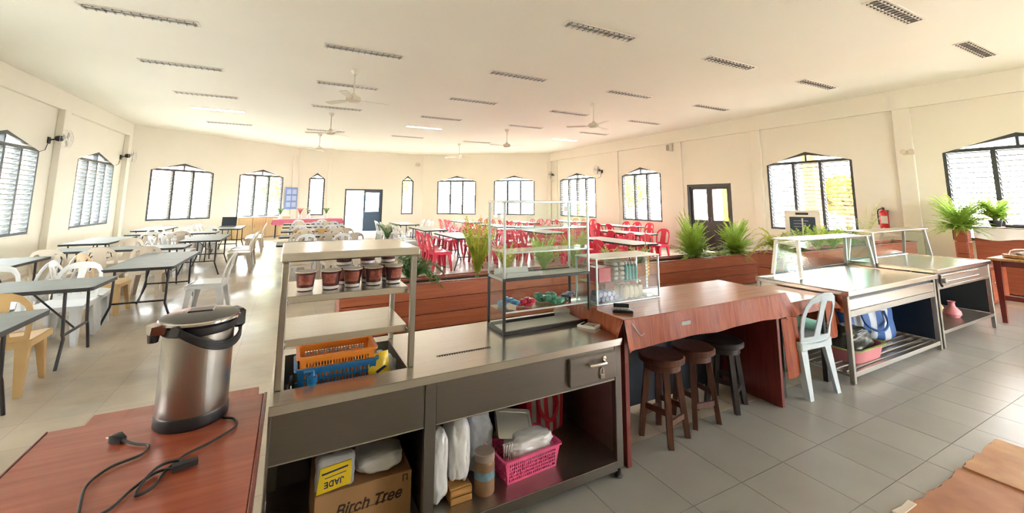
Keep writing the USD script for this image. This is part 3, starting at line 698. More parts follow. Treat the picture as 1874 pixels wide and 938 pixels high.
for j, (x, y, n) in enumerate(((6.38, 7.2, NUM[0]), (6.4, 10.4, NUM[1]), (6.4, 13.4, NUM[2]), (6.4, 16.2, NUM[3]), (8.3, 9.0, 'toward the double door'), (8.3, 12.0, 'in the middle of the right block'), (8.3, 15.0, 'far back on the right'),
                              (10.35, 11.5, 'under the right wall window'), (10.45, 14.8, 'far back by the right wall'))):
    for i, dy in enumerate((-.58, .0, .58)):
        for s in (-1, 1):
            if j == 0 and s == 1 and i == 0: continue
            add_chair(x + s * .64, y + dy, s * 90, Rd, '%s side of the white table %s, %s' % ('right' if s > 0 else 'left', n, ('nearest', 'middle', 'farthest')[i]), 'red chairs, %s side of table %s' % ('right' if s > 0 else 'left', n))
    if j in (0, 4): add_chair(x, y + 1.2, 180, Rd, 'at the far end of the white table ' + n)
    if j in (1,): add_chair(x, y - 1.2, 0, Rd, 'at the near end of the white table ' + n)

# ------------------------------------------------------------------ urn table in the left foreground
t = thing('side_table', 'red brown laminate table in the left foreground carrying the steel urn', 'table', (-.4, 1.6, 0))
XA, XB, YA_, YB_ = -.74, -.055, .75, 2.25
part(t, 'tabletop', cb(XA, XB, YA_, YB_, .725, .75, .004), 'laminate_red', w=True)
part(t, 'edge_strip', cat([cb(XB, XB + .012, YA_, YB_, .722, .752, .002), cb(XA - .006, XA, YA_, YB_, .722, .752, .002)]), 'mahogany', w=True)
for x in (XA + .05, XB - .05):
    for y in (YA_ + .06, YB_ - .10): part(t, 'leg', cb(x - .025, x + .025, y - .025, y + .025, 0, .725, .004), 'mahogany', w=True)
part(t, 'apron', cat([cb(XA + .04, XB - .04, YB_ - .12, YB_ - .10, .62, .725), cb(XB - .06, XB - .04, YA_ + .08, YB_ - .1, .62, .725)]), 'mahogany', w=True)
t = thing('bench', 'dull brown wooden bench standing behind the urn table', 'bench', (-.4, 2.4, 0))
part(t, 'seat_board', cb(-.69, -.085, 2.275, 2.50, .655, .69, .005), 'plank_end', w=True)
for x in (-.66, -.12):
    for y in (2.30, 2.47): part(t, 'leg', cb(x - .02, x + .02, y - .02, y + .02, 0, .655, .003), 'mahogany', w=True)
part(t, 'stretcher', cb(-.66, -.12, 2.375, 2.395, .2, .25, .003), 'mahogany', w=True)

# electric airpot urn
ux, uy, uz = -.295, 2.13, .7505
t = thing('hot_water_urn', 'brushed steel electric hot water urn with black lid and carrying handle', 'urn', (ux, uy, uz))
UH = .045                                              # the body is this much taller than the first sketch
part(t, 'base', lathe([(0, 0), (.116, 0), (.120, .006), (.120, .040), (.116, .046), (0, .046)], 48), 'black_plastic')
part(t, 'body', lathe([(0, .046), (.1165, .046), (.1165, .295 + UH), (.112, .30 + UH), (0, .30 + UH)], 64), 'steel_brushed')
top_ = []
def up(m): return mv(m, 0, 0, UH)
part(t, 'collar', up(lathe([(.108, .288), (.121, .288), (.126, .296), (.126, .318), (.118, .326), (0, .326)], 48)), 'black_plastic')
part(t, 'lid', up(lathe([(0, .326), (.128, .326), (.134, .332), (.132, .345), (.11, .355), (.06, .361), (0, .363)], 48)), 'lid_grey')
part(t, 'lid_rim', up(lathe([(.131, .326), (.137, .330), (.137, .338), (.131, .343)], 48)), 'chrome', 'shiny rim')
sp = hullm([(-.06, -.03, .29), (-.06, .03, .29), (-.165, -.02, .305), (-.165, .02, .305), (-.06, -.045, .345), (-.06, .045, .345), (-.165, -.03, .335), (-.165, .03, .335)])
part(t, 'spout', up(rot(sp, 28)), 'steel_brushed')
part(t, 'spout_nozzle', up(rot(lathe([(0, .275), (.016, .275), (.02, .305), (0, .305)], 16, (-.148, 0, 0)), 28)), 'black_plastic')
part(t, 'pump_button', up(cb(-.045, .045, -.035, .035, .352, .366, .006)), 'black_plastic')
part(t, 'hinge', up(rot(cb(.105, .150, -.045, .045, .275, .348, .01), 24)), 'black_plastic')
pts = []
for a in np.linspace(-80, 80, 25):
    ar = math.radians(a); pts.append((.132 * math.cos(ar) ** .8, .137 * math.sin(ar), .312 - .085 * math.cos(ar) ** 1.2))
hp = np.array(pts)
hm = cat([tube(hp + [0, 0, k * .007], .006, 8) for k in range(4)])
part(t, 'carrying_handle', up(rot(hm, -32)), 'black_plastic')
for s_ in (-90, 90): part(t, 'handle_pivot', up(rot(mv(rot(lathe([(0, 0), (.018, 0), (.018, .02), (0, .02)], 16), -s_ , (1, 0, 0)), .02, .124 * (1 if s_ > 0 else -1), .318), -32)), 'black_plastic')
# its cord
z = .757
def spl(p, n=8):
    """Catmull-Rom through the points"""
    p = np.array(p, float); q = np.vstack([2 * p[0] - p[1], p, 2 * p[-1] - p[-2]]); o = []
    for i in range(1, len(q) - 2):
        for k in range(n):
            s = k / n; o.append(.5 * ((2 * q[i]) + (-q[i - 1] + q[i + 1]) * s + (2 * q[i - 1] - 5 * q[i] + 4 * q[i + 1] - q[i + 2]) * s * s + (-q[i - 1] + 3 * q[i] - 3 * q[i + 1] + q[i + 2]) * s ** 3))
    o.append(p[-1]); return np.array(o)
CORD = [(-.185, 2.06, z), (-.145, 2.03, z), (-.135, 1.96, z), (-.20, 1.88, z), (-.26, 1.83, z), (-.295, 1.76, z), (-.31, 1.68, z), (-.345, 1.66, z), (-.335, 1.74, z + .006), (-.31, 1.775, z + .012), (-.265, 1.775, z + .014), (-.27, 1.75, z + .008), (-.32, 1.76, z), (-.36, 1.70, z), (-.39, 1.62, z), (-.44, 1.60, z), (-.467, 1.68, z), (-.485, 1.78, z), (-.455, 1.86, z), (-.39, 1.90, z), (-.385, 1.955, z), (-.43, 1.99, z), (-.475, 2.03, z + .004)]
t = thing('power_cord', 'black power cord with moulded plug lying loose on the red table', 'cord', (-.3, 1.9, z))
part(t, 'cable', tube(spl(CORD), .0042, 8), 'black_rubber', w=True)
part(t, 'plug', mv(rot(hullm([(0, -.010, -.006), (0, .010, -.006), (0, -.010, .008), (0, .010, .008), (.035, -.018, -.007), (.035, .018, -.007), (.035, -.018, .016), (.035, .018, .016), (.05, -.014, -.006), (.05, .014, -.006), (.05, -.014, .013), (.05, .014, .013)]), 138), -.472, 2.032, z + .001), 'black_rubber', w=True)
for s in (-1, 1): part(t, 'prong', mv(rot(cb(.05, .07, s * .007 - .003, s * .007 + .003, .001, .005, .0008), 138), -.472, 2.032, z + .001), 'chrome', w=True)
part(t, 'cable_tie_end', mv(rot(hullm([(x, y * (.013 if x < .03 else .010), zz_) for x in (-.03, .035) for y in (-1, 1) for zz_ in (0, .016)]), 12), -.25, 1.755, .756), 'black_rubber', w=True)

# ------------------------------------------------------------------ steel service counter
CZ = .775
t = thing('service_counter', 'long stainless steel service counter with drawer and open shelves', 'counter', (.9, 2.35, 0))
c0, c1, d0, d1 = -.03, 1.83, 2.03, 2.72
p0, p1, q0, q1 = .02, .56, 2.17, 2.63         # the sunken pit
top = sbox(c0, d0, c1, d1).difference(sbox(p0, q0, p1, q1)).difference(sbox(.735, 2.235, 1.05, 2.262))
part(t, 'countertop', mv(ext(top, .004), 0, 0, CZ - .004), 'steel_top', w=True, smooth=False)
part(t, 'front_lip', cb(c0, c1, d0, d0 + .006, CZ - .04, CZ - .0005, .002), 'steel_top', w=True)
part(t, 'end_lip', cat([cb(c1 - .006, c1, d0 + .006, d1, CZ - .04, CZ - .0005, .002), cb(c0, c0 + .006, d0 + .006, d1, CZ - .04, CZ - .0005, .002), cb(c0, c1, d1 - .006, d1, CZ - .04, CZ - .0005, .002)]), 'steel_top', w=True)
part(t, 'sink_well', cat([bx(p0, p1, q0, q1, CZ - .15, CZ - .147), bx(p0 - .003, p0, q0, q1, CZ - .15, CZ - .004), bx(p1, p1 + .003, q0, q1, CZ - .15, CZ - .004), bx(p0, p1, q0 - .003, q0, CZ - .15, CZ - .004), bx(p0, p1, q1, q1 + .003, CZ - .15, CZ - .004)]), 'steel_dull', w=True, smooth=False)
vs = [bx(.735, 1.05, 2.235, 2.262, CZ - .012, CZ - .010)]
part(t, 'drain_slot', cat(vs), 'shadow_steel', w=True, smooth=False)
for i in range(22):
    x = .742 + i * .0142; part(t, 'slot_bar', bx(x, x + .006, 2.235, 2.262, CZ - .01, CZ - .003), 'steel_top', w=True, smooth=False)
AZ = .545
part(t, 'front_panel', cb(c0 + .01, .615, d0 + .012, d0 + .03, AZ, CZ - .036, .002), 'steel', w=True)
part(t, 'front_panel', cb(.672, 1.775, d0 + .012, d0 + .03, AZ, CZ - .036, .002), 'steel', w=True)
part(t, 'panel_fold', cat([cb(c0 + .01, .615, d0 + .012, d0 + .05, AZ - .006, AZ, .002), cb(.672, 1.775, d0 + .012, d0 + .05, AZ - .006, AZ, .002)]), 'steel_dull', w=True)
for x0, x1 in ((.617, .670), (c1 - .055, c1 - .005), (c0 + .0, c0 + .012)):
    part(t, 'upright', cb(x0, x1, d0 + .008, d0 + .045, .055, CZ - .036, .003), 'steel', w=True)
for x0, x1 in ((c1 - .055, c1 - .005), (.617, .67), (c0, c0 + .05)):
    part(t, 'upright', cb(x0, x1, d1 - .05, d1 - .012, .055, CZ - .036, .003), 'steel', w=True)
part(t, 'side_panel', cb(c1 - .012, c1 - .007, d0 + .045, d1 - .05, .055, CZ - .036, .001), 'steel_dull', w=True)
part(t, 'side_panel', cb(c0 + .002, c0 + .007, d0 + .045, d1 - .05, .055, CZ - .036, .001), 'steel_dull', w=True)
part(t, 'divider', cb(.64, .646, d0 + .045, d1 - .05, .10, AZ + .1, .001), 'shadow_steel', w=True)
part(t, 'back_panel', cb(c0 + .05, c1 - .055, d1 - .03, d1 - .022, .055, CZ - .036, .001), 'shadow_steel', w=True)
part(t, 'bottom_shelf', cb(c0 + .01, c1 - .01, d0 + .012, d1 - .03, .080, .095, .002), 'steel_dull', w=True)
part(t, 'shelf_edge', cb(c0 + .01, c1 - .055, d0 + .006, d0 + .014, .045, .097, .002), 'steel', w=True)
for x in (c0 + .03, c1 - .03):
    for y in (d0 + .03, d1 - .04):
        ft = part(t, 'foot', lathe([(0, .0), (.022, .0), (.026, .006), (.018, .014), (.014, .055), (0, .055)], 16, (x, y, 0)), 'dark_metal', w=True)
dr = part(t, 'drawer', cb(1.435, 1.765, d0 - .012, d0 + .02, .565, .715, .004), 'steel', w=True)
sub(dr, 'pull_handle', tube(spl([(1.56, d0 - .012, .672), (1.56, d0 - .038, .672), (1.575, d0 - .045, .672), (1.655, d0 - .045, .672), (1.67, d0 - .038, .672), (1.67, d0 - .012, .672)], 5), .009, 10), 'chrome', w=True)
sub(dr, 'lock', mv(rot(lathe([(0, 0), (.014, 0), (.012, .008), (0, .01)], 14), 90, (1, 0, 0)), 1.675, d0 - .012, .69), 'chrome', w=True)
t = thing('padlock', 'small steel padlock hanging open on the drawer front', 'padlock', (1.655, d0 - .02, .60))
part(t, 'shackle', tube(spl([(1.645, d0 - .02, .604), (1.645, d0 - .02, .63), (1.655, d0 - .02, .642), (1.665, d0 - .02, .63), (1.665, d0 - .02, .612)], 5), .0035, 8), 'chrome', w=True)
part(t, 'lock_body', cb(1.638, 1.672, d0 - .026, d0 - .0135, .582, .606, .003), 'steel_brushed', w=True)

# rack standing over the pit
t = thing('display_rack', 'open stainless steel shelf rack with cups standing at the counter left end', 'rack', (.28, 2.4, CZ))
RT = 1.36
for x in (-.005, .578):
    for y in (2.185, 2.665):
        part(t, 'post', cb(x - .014, x + .014, y - .014, y + .014, CZ + .0005, RT - .045, .003), 'steel_mid', w=True)
part(t, 'top_shelf', cb(-.028, .602, 2.155, 2.70, RT - .04, RT, .006), 'steel_top', w=True)
for zz_ in (1.155, .965):
    sh = part(t, 'shelf', cat([bx(.010, .563, 2.24, 2.64, zz_ - .003, zz_), cb(.010, .563, 2.236, 2.242, zz_ - .032, zz_, .002), cb(.010, .563, 2.638, 2.644, zz_ - .032, zz_, .002), cb(.008, .012, 2.24, 2.64, zz_ - .03, zz_, .001), cb(.561, .565, 2.24, 2.64, zz_ - .03, zz_, .001)]), 'steel_top', w=True, smooth=False)
    part(t, 'shelf_bracket', cat([cb(.008, .016, 2.20, 2.66, zz_ - .03, zz_ - .012, .002), cb(.557, .565, 2.20, 2.66, zz_ - .03, zz_ - .012, .002)]), 'steel_dull', w=True)
# noodle cups
def cup(label, loc, rz):
    t = thing('noodle_cup', label, 'cup', loc, rz)
    part(t, 'cup_body', lathe([(0, 0), (.034, 0), (.036, .003), (.046, .088), (0, .088)], 24), 'cup_maroon')
    b = lathe([(.0375, .02), (.0445, .078)], 24); a = np.arctan2(b.triangles_center[:, 1], b.triangles_center[:, 0]); b.update_faces(np.abs(a + PI / 2) < .95); v = np.array(b.vertices); v[:, :2] *= 1.012; b.vertices = v; b.remove_unreferenced_vertices()
    part(t, 'picture', b, 'cup_print', 'printed picture on the front', smooth=True)
    part(t, 'base_band', lathe([(.0352, .003), (.0372, .004), (.0385, .017), (.0366, .018)], 24), 'label_white')
    part(t, 'lid', lathe([(0, .088), (.049, .088), (.050, .091), (.049, .094), (0, .096)], 24), 'lid_white')
    return t
cz = 1.1555
cups = [(.085, 2.36, cz, 'noodle cup on the upper rack shelf, far left'), (.20, 2.35, cz, 'noodle cup on the upper rack shelf, second from left'), (.305, 2.36, cz, 'noodle cup on the upper rack shelf, middle, carrying another'),
        (.41, 2.36, cz, 'noodle cup on the upper rack shelf, second from right'), (.515, 2.36, cz, 'noodle cup on the upper rack shelf, far right'),
        (.275, 2.46, cz, 'noodle cup in the rear row of the rack, left'), (.40, 2.46, cz, 'noodle cup in the rear row of the rack, middle'), (.51, 2.47, cz, 'noodle cup in the rear row of the rack, right'),
        (.27, 2.46, cz + .0975, 'noodle cup stacked on top in the rear row, left'), (.392, 2.46, cz + .0975, 'noodle cup stacked on top in the rear row, middle'), (.505, 2.47, cz + .0975, 'noodle cup stacked on top in the rear row, right')]
k0 = None
for i, (x, y, zz_, lb) in enumerate(cups):
    k0 = cup(lb, (x, y, zz_), 20 * math.sin(i * 5)) if k0 is None else (dup(k0, (x, y, zz_), 25 * math.sin(i * 5), lb), k0)[1]

# in the pit: baskets, tray, dispenser, packets
def basket(name, label, loc, rz, L, Wd, H, mat, rows_, cols_, flare=.88, rowz=(.25, .8), mat_label=None):
    """a perforated plastic basket: sides with real slots"""
    t = thing(name, label, 'basket', loc, rz)
    def side(l, w_off, axis):
        o = Polygon([(-l / 2 * flare, 0), (l / 2 * flare, 0), (l / 2, H), (-l / 2, H)])
        hs = []
        n = cols_ if axis == 'x' else max(3, int(cols_ * Wd / L))
        for r in range(rows_):
            z0 = H * (rowz[0] + (rowz[1] - rowz[0]) * r / rows_); z1 = H * (rowz[0] + (rowz[1] - rowz[0]) * (r + .68) / rows_)
            for c in range(n):
                x = (c + .5 - n / 2) / n * l * .84; hs.append(sbox(x - l * .84 / n * .28, z0, x + l * .84 / n * .28, z1))
        o = o.difference(unary_union(hs)); m = ext(o, .004); v = np.array(m.vertices)
        off = w_off * (flare + (1 - flare) * v[:, 1] / H)
        if axis == 'x': nv = np.stack([v[:, 0], off - np.sign(w_off) * v[:, 2], v[:, 1]], -1)
        else: nv = np.stack([off - np.sign(w_off) * v[:, 2], v[:, 0], v[:, 1]], -1)
        m.vertices = nv; trimesh.repair.fix_normals(m); return m
    for s in (-1, 1): part(t, 'side', side(L, s * Wd / 2, 'x'), mat, smooth=False)
    for s in (-1, 1): part(t, 'end', side(Wd, s * L / 2, 'y'), mat, smooth=False)
    part(t, 'base', bx(-L / 2 * flare, L / 2 * flare, -Wd / 2 * flare, Wd / 2 * flare, 0, .004), mat, smooth=False)
    ro = rr(-L / 2 - .012, L / 2 + .012, -Wd / 2 - .012, Wd / 2 + .012, .02).difference(rr(-L / 2 + .003, L / 2 - .003, -Wd / 2 + .003, Wd / 2 - .003, .015))
    part(t, 'rim', mv(ext(ro, .010), 0, 0, H - .008), mat, smooth=False)
    return t
PZ = CZ - .1465
t = thing('green_tray', 'pale green plastic tray on the pit floor under the baskets', 'tray', (.29, 2.33, PZ))
part(t, 'base', mv(ext(rr(.035, .50, 2.185, 2.50, .02), .008), 0, 0, PZ), 'green_plastic', w=True, smooth=False)
part(t, 'rim', mv(ext(rr(.035, .50, 2.185, 2.50, .02).difference(rr(.043, .492, 2.193, 2.492, .016)), .045), 0, 0, PZ), 'green_plastic', w=True, smooth=False)
basket('blue_basket', 'long blue plastic basket in the counter pit, under the orange one', (.25, 2.375, PZ + .0085), 0, .36, .20, .175, 'blue_plastic', 2, 20, .9, (.55, .9))
basket('orange_basket', 'long orange perforated basket nested inside the blue one', (.25, 2.375, PZ + .068), 0, .345, .185, .165, 'orange_plastic', 3, 22, .9, (.36, .88))
t = thing('soap_dispenser', 'blue translucent pump bottle in front of the blue basket', 'bottle', (.135, 2.225, PZ + .0085))
part(t, 'bottle', lathe([(0, 0), (.036, 0), (.040, .01), (.040, .085), (.034, .10), (.018, .112), (.017, .13), (0, .13)], 24), 'cyan_plastic')
part(t, 'pump_cap', lathe([(0, .13), (.021, .13), (.021, .155), (.010, .158), (.008, .18), (0, .18)], 16), 'blue_plastic')
part(t, 'nozzle', cat([tube([(0, 0, .178), (-.035, -.01, .180)], .006, 8)]), 'blue_plastic')
def packet(w_, h_, d_, seed, crimp=.012):
    """a filled pouch standing on its edge"""
    n, m_ = 9, 11; us = np.linspace(-1, 1, n); vs_ = np.linspace(0, 1, m_); P = []
    for s in (-1, 1):
        for a in us:
            for b in vs_:
                th = d_ / 2 * (max(0, 1 - abs(a) ** 3)) * max(0, math.sin(PI * min(max(b, .0), 1))) ** .6
                nz_ = (meshkit.noise(np.array([a * 2.3, b * 3.1, seed + s])) - .5) * d_ * .35
                P.append((a * w_ / 2 * (1 - .05 * math.sin(PI * b)), s * (th + .0012) + nz_ * (1 - abs(a)) , b * h_))
    fs = []
    for k in range(2):
        o = k * n * m_
        for i in range(n - 1):
            for j in range(m_ - 1):
                a, b, c, d = o + i * m_ + j, o + (i + 1) * m_ + j, o + (i + 1) * m_ + j + 1, o + i * m_ + j + 1
                fs += [(a, b, c), (a, c, d)] if k == 0 else [(a, c, b), (a, d, c)]
    edge = [i * m_ for i in range(n)] + [(n - 1) * m_ + j for j in range(1, m_)] + [i * m_ + m_ - 1 for i in range(n - 2, -1, -1)] + [j for j in range(m_ - 2, 0, -1)]
    o = n * m_
    for k in range(len(edge)):
        a, b = edge[k], edge[(k + 1) % len(edge)]; fs += [(a, o + a, o + b), (a, o + b, b)]
    return tm(P, fs)
t = thing('yellow_packet', 'yellow printed packet leaning beside the baskets in the pit', 'packet', (.455, 2.27, PZ + .0085), 20)
part(t, 'pouch', rot(packet(.12, .19, .035, 3), -14, (1, 0, 0)), 'yellow_film')
part(t, 'print_mark', rot(cat([mv(xz(ext(Polygon([(-.03, 0), (0, .018), (.03, 0), (0, -.018)]), .002)), .012, -.0215, .05), mv(xz(ext(Polygon([(-.03, 0), (.02, .016), (.035, .008), (-.02, -.012)]), .002)), 0, -.022, .11)]), -14, (1, 0, 0)), 'ink_blue', smooth=False)
t = thing('clear_bag', 'crumpled clear plastic bag at the right end of the pit', 'bag', (.52, 2.40, PZ + .0005))
part(t, 'film', bag(.505, 2.42, PZ + .001, .085, .22, .14, 5, .3), 'film_clear', w=True)
t = thing('black_pouch', 'small black pouch at the left end of the pit', 'pouch', (.05, 2.3, PZ + .0085))
part(t, 'pouch', bag(.052, 2.33, PZ + .0455, .022, .12, .09, 9, .1), 'black_rubber', w=True)
part(t, 'strap', tube(spl([(.05, 2.28, PZ + .12), (.05, 2.25, PZ + .10), (.05, 2.24, PZ + .05)]), .004, 6), 'white_plastic', w=True)

# ------------------------------------------------------------------ tall glass show case on the counter
def panes(t, spec, mat):
    for nm, b in spec: part(t, nm, bx(*b), mat, smooth=False, w=True)
x0, x1, y0, y1 = 1.20, 1.875, 2.385, 2.63
t = thing('glass_show_case', 'tall glass show case with black framed lower half on the steel counter', 'show case', ((x0 + x1) / 2, (y0 + y1) / 2, CZ))
zb, zm, zt = CZ + .0005, 1.095, 1.585
part(t, 'base_frame', cat([cb(x0, x1, y0, y0 + .018, zb, zb + .022, .002), cb(x0, x1, y1 - .018, y1, zb, zb + .022, .002), cb(x0, x0 + .018, y0 + .018, y1 - .018, zb, zb + .022, .002), cb(x1 - .018, x1, y0 + .018, y1 - .018, zb, zb + .022, .002)]), 'aluminium_black', w=True)
for x in (x0, x1 - .016):
    for y in (y0, y1 - .016):
        part(t, 'lower_post', cb(x, x + .016, y, y + .016, zb + .022, zm, .002), 'aluminium_black', w=True)
        part(t, 'upper_post', cb(x + .001, x + .015, y + .001, y + .015, zm + .018, zt, .002), 'aluminium', w=True)
part(t, 'middle_frame', cat([cb(x0, x1, y0, y0 + .016, zm, zm + .018, .002), cb(x0, x1, y1 - .016, y1, zm, zm + .018, .002)]), 'aluminium_black', w=True)
part(t, 'middle_side_frame', cat([cb(x0, x0 + .016, y0 + .016, y1 - .016, zm, zm + .018, .002), cb(x1 - .016, x1, y0 + .016, y1 - .016, zm, zm + .018, .002)]), 'aluminium', w=True)
part(t, 'top_frame', cat([cb(x0, x1, y0, y0 + .014, zt, zt + .014, .002), cb(x0, x1, y1 - .014, y1, zt, zt + .014, .002), cb(x0, x0 + .014, y0 + .014, y1 - .014, zt, zt + .014, .002), cb(x1 - .014, x1, y0 + .014, y1 - .014, zt, zt + .014, .002)]), 'aluminium', w=True)
panes(t, [('pane', (x0 + .016, x1 - .016, y0 + .006, y0 + .010, zm + .018, zt)), ('pane', (x0 + .006, x0 + .010, y0 + .016, y1 - .016, zb + .022, zm)), ('pane', (x0 + .006, x0 + .010, y0 + .016, y1 - .016, zm + .018, zt)),
          ('pane', (x0 + .016, x1 - .016, y1 - .010, y1 - .006, zb + .022, zm)), ('pane', (x0 + .30, x1 - .016, y1 - .010, y1 - .006, zm + .018, zt))], 'glass_clear')
panes(t, [('pane', (x1 - .010, x1 - .006, y0 + .016, y1 - .016, zb + .022, zm)), ('pane', (x1 - .010, x1 - .006, y0 + .016, y1 - .016, zm + .018, zt)), ('top_glass', (x0 + .014, x1 - .014, y0 + .014, y1 - .014, zt + .004, zt + .009))], 'glass_green')
panes(t, [('shelf', (x0 + .012, x1 - .012, y0 + .012, y1 - .012, 1.265, 1.271)), ('shelf', (x0 + .012, x1 - .012, y0 + .012, y1 - .012, 1.415, 1.421)), ('shelf', (x0 + .012, x1 - .012, y0 + .012, y1 - .012, .902, .908))], 'glass_green')
part(t, 'middle_deck', bx(x0 + .016, x1 - .016, y0 + .016, y1 - .016, zm + .006, zm + .010), 'label_white', 'pale deck between the two halves', smooth=False, w=True)
for z_ in (1.268, 1.418, .905): part(t, 'shelf_edge', cat([cb(x0 + .012, x1 - .012, y0 + .0105, y0 + .0125, z_ - .005, z_ + .005, .0006)]), 'aluminium', w=True)
part(t, 'bottom_sheet', bx(x0 + .018, x1 - .018, y0 + .018, y1 - .018, zb + .001, zb + .004), 'label_white', smooth=False, w=True)
part(t, 'door_handle', cb(1.66, 1.70, y0 + .001, y0 + .006, 1.53, 1.56, .002), 'label_white', w=True)
# what lies in it
rg = np.random.default_rng(4)
def scatter_packs(name, label, cat_, n, mat, xr, yr, z, size, group):
    for i in range(n):
        m = bag(0, 0, 0, size * rg.uniform(.8, 1.2), size * .8, size * .5, i + int(xr[0] * 100), .25, 2, .7)
        x, y = rg.uniform(*xr), rg.uniform(*yr); zz_ = z + .0005 + (size * .42) * (i // max(1, int(n * .6)))
        single(name, mv(rot(m, rg.uniform(0, 180)), x, y, zz_), mat, label, cat_, group)
scatter_packs('blue_packet', 'small blue wrapped packet in the lower glass case, left corner', 'packet', 6, 'blue_pack', (1.235, 1.33), (2.43, 2.58), .908, .055, 'blue packets in the lower case')
scatter_packs('red_packet', 'small red wrapped packet in the lower glass case beside the blue ones', 'packet', 6, 'red_pack', (1.36, 1.47), (2.43, 2.58), .908, .055, 'red packets in the lower case')
scatter_packs('green_packet', 'small green wrapped packet heaped in the middle of the lower glass case', 'packet', 12, 'green_pack', (1.52, 1.68), (2.43, 2.58), .908, .07, 'green packets in the lower case')
scatter_packs('brown_packet', 'small brown packet at the right end of the lower glass case', 'packet', 4, 'purple_pack', (1.74, 1.83), (2.45, 2.58), .908, .06, 'brown packets in the lower case')
single('crumpled_wrap', bag(1.76, 2.57, CZ + .005, .10, .09, .06, 3, .3), 'film_clear', 'crumpled clear wrap on the floor of the tall glass case', 'wrap')
t = thing('paper_tray', 'shallow white paper tray on the middle deck of the glass case', 'tray', (1.38, 2.5, zm + .0105))
part(t, 'base', bx(1.235, 1.50, 2.42, 2.60, zm + .0105, zm + .014), 'white_plastic', w=True, smooth=False)
part(t, 'wall', cat([hullm([(1.235, 2.42, zm + .014), (1.50, 2.42, zm + .014), (1.235, 2.424, zm + .014), (1.50, 2.424, zm + .014), (1.238, 2.412, zm + .045), (1.495, 2.412, zm + .045), (1.238, 2.416, zm + .045), (1.495, 2.416, zm + .045)]), hullm([(1.235, 2.60, zm + .014), (1.50, 2.60, zm + .014), (1.235, 2.596, zm + .014), (1.50, 2.596, zm + .014), (1.238, 2.607, zm + .05), (1.495, 2.607, zm + .05), (1.238, 2.603, zm + .05), (1.495, 2.603, zm + .05)])]), 'white_plastic', w=True)
# card reader and calculators
def calculator(label, loc, rz, body, L=.15, Wd=.10, tilt=6, white=False):
    t = thing('calculator', label, 'calculator', loc, rz)
    def k(m): return rot(m, -tilt, (1, 0, 0), (0, -L / 2, 0))
    part(t, 'body', k(hullm([(sx * Wd / 2, sy * L / 2, z_) for sx in (-1, 1) for sy in (-1, 1) for z_ in (.002, .014)] + [(sx * Wd * .46, sy * L * .47, z_) for sx in (-1, 1) for sy in (-1, 1) for z_ in (.0, .019)])), body)
    part(t, 'screen', k(cb(-Wd * .38, Wd * .38, L * .20, L * .40, .0185, .0215, .001)), 'screen' if white else 'key_grey')
    for r in range(4):
        for c in range(5):
            if r == 0 and c == 0: m_ = 'red_pack'
            else: m_ = 'key_grey' if white else 'grey_plastic'
            x, y = (c - 2) * Wd * .165, -L * .38 + r * L * .135
            part(t, 'key', k(cb(x - .006, x + .006, y - .006, y + .006, .0185, .0225, .001)), m_, smooth=False)
    part(t, 'foot', cb(-Wd * .4, Wd * .4, L * .36, L * .42, 0, .012 + .10 * tilt / 57 * L / .15, .002), body)
calculator('black desk calculator with one red key lying on the wood-print cloth', (2.02, 2.235, .8705), -38, 'black_plastic', .17, .13, 8)
calculator('small white calculator lying at the steel counter right end', (1.79, 2.30, CZ + .0005), 24, 'label_white', .13, .085, 3, True)

# ------------------------------------------------------------------ table with wood print cloth
TZ = .87
def drape(t, name, x0, x1, y0, y1, z, drops, mat_top, mat_drop, wave=.006, label=None):
    """cloth over a table top; drops: dict of side -> drop"""
    part(t, 'cloth_top', mv(ext(rr(x0, x1, y0, y1, .008), .004), 0, 0, z - .004), mat_top, w=True, smooth=False)
    for side, d in drops.items():
        L = (x1 - x0) if side in 'fb' else (y1 - y0)
        us = np.linspace(0, 1, 40); vs_ = np.concatenate([np.linspace(0, .12, 3), np.linspace(.2, 1, 6)])
        ph = {'f': 0, 'b': 2, 'l': 4, 'r': 1}[side]
        def fn(a, b):
            o = .004 + b * .02 + wave * b * math.sin(a * L * 17 + ph) + .05 * b * max(0, 1 - min(a, 1 - a) * L / .10) ** 2
            zz_ = z - .003 - d * b * (1 + .03 * math.sin(a * L * 9 + ph))
            flare = (a - .5) * .05 * b
            if side == 'f': return (x0 + a * (x1 - x0) + flare, y0 - o, zz_)
            if side == 'b': return (x1 - a * (x1 - x0) - flare, y1 + o, zz_)
            if side == 'l': return (x0 - o, y1 - a * (y1 - y0) - flare, zz_)
            return (x1 + o, y0 + a * (y1 - y0) + flare, zz_)
        m = sheet(fn, us, vs_, .002); part(t, 'cloth_drop', m, mat_drop, w=True, smooth=50)
t = thing('clothed_table', 'high table under a glossy wood-print plastic cloth with three stools beneath', 'table', (2.72, 2.35, 0))
part(t, 'top_board', cb(1.90, 3.55, 2.08, 2.64, TZ - .034, TZ - .006, .003), 'mahogany', w=True)
for x in (1.895, 3.50): part(t, 'side_panel', cb(x, x + .035, 2.085, 2.63, .0005, TZ - .034, .003), 'mahogany', w=True)
part(t, 'back_panel', cb(1.93, 3.50, 2.60, 2.62, .03, TZ - .034, .003), 'navy_board', 'dark navy back board', w=True)
t2 = thing('wood_print_cloth', 'glossy reddish wood-print plastic cloth over the high table', 'tablecloth', (2.72, 2.35, TZ))
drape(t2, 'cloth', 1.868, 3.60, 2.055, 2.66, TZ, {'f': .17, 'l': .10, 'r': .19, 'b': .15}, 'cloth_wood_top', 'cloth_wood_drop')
part(t2, 'tape', tube([(1.92, 2.035, .845), (1.955, 2.032, .80), (1.985, 2.03, .765), (2.02, 2.031, .778)], .004, 5), 'film_clear', 'clear sticky tape on the corner', w=True)
part(t2, 'torn_spot', cb(2.36, 2.45, 2.037, 2.041, .775, .80, .001), 'grey_plastic', 'grey patch on the front drop', w=True)

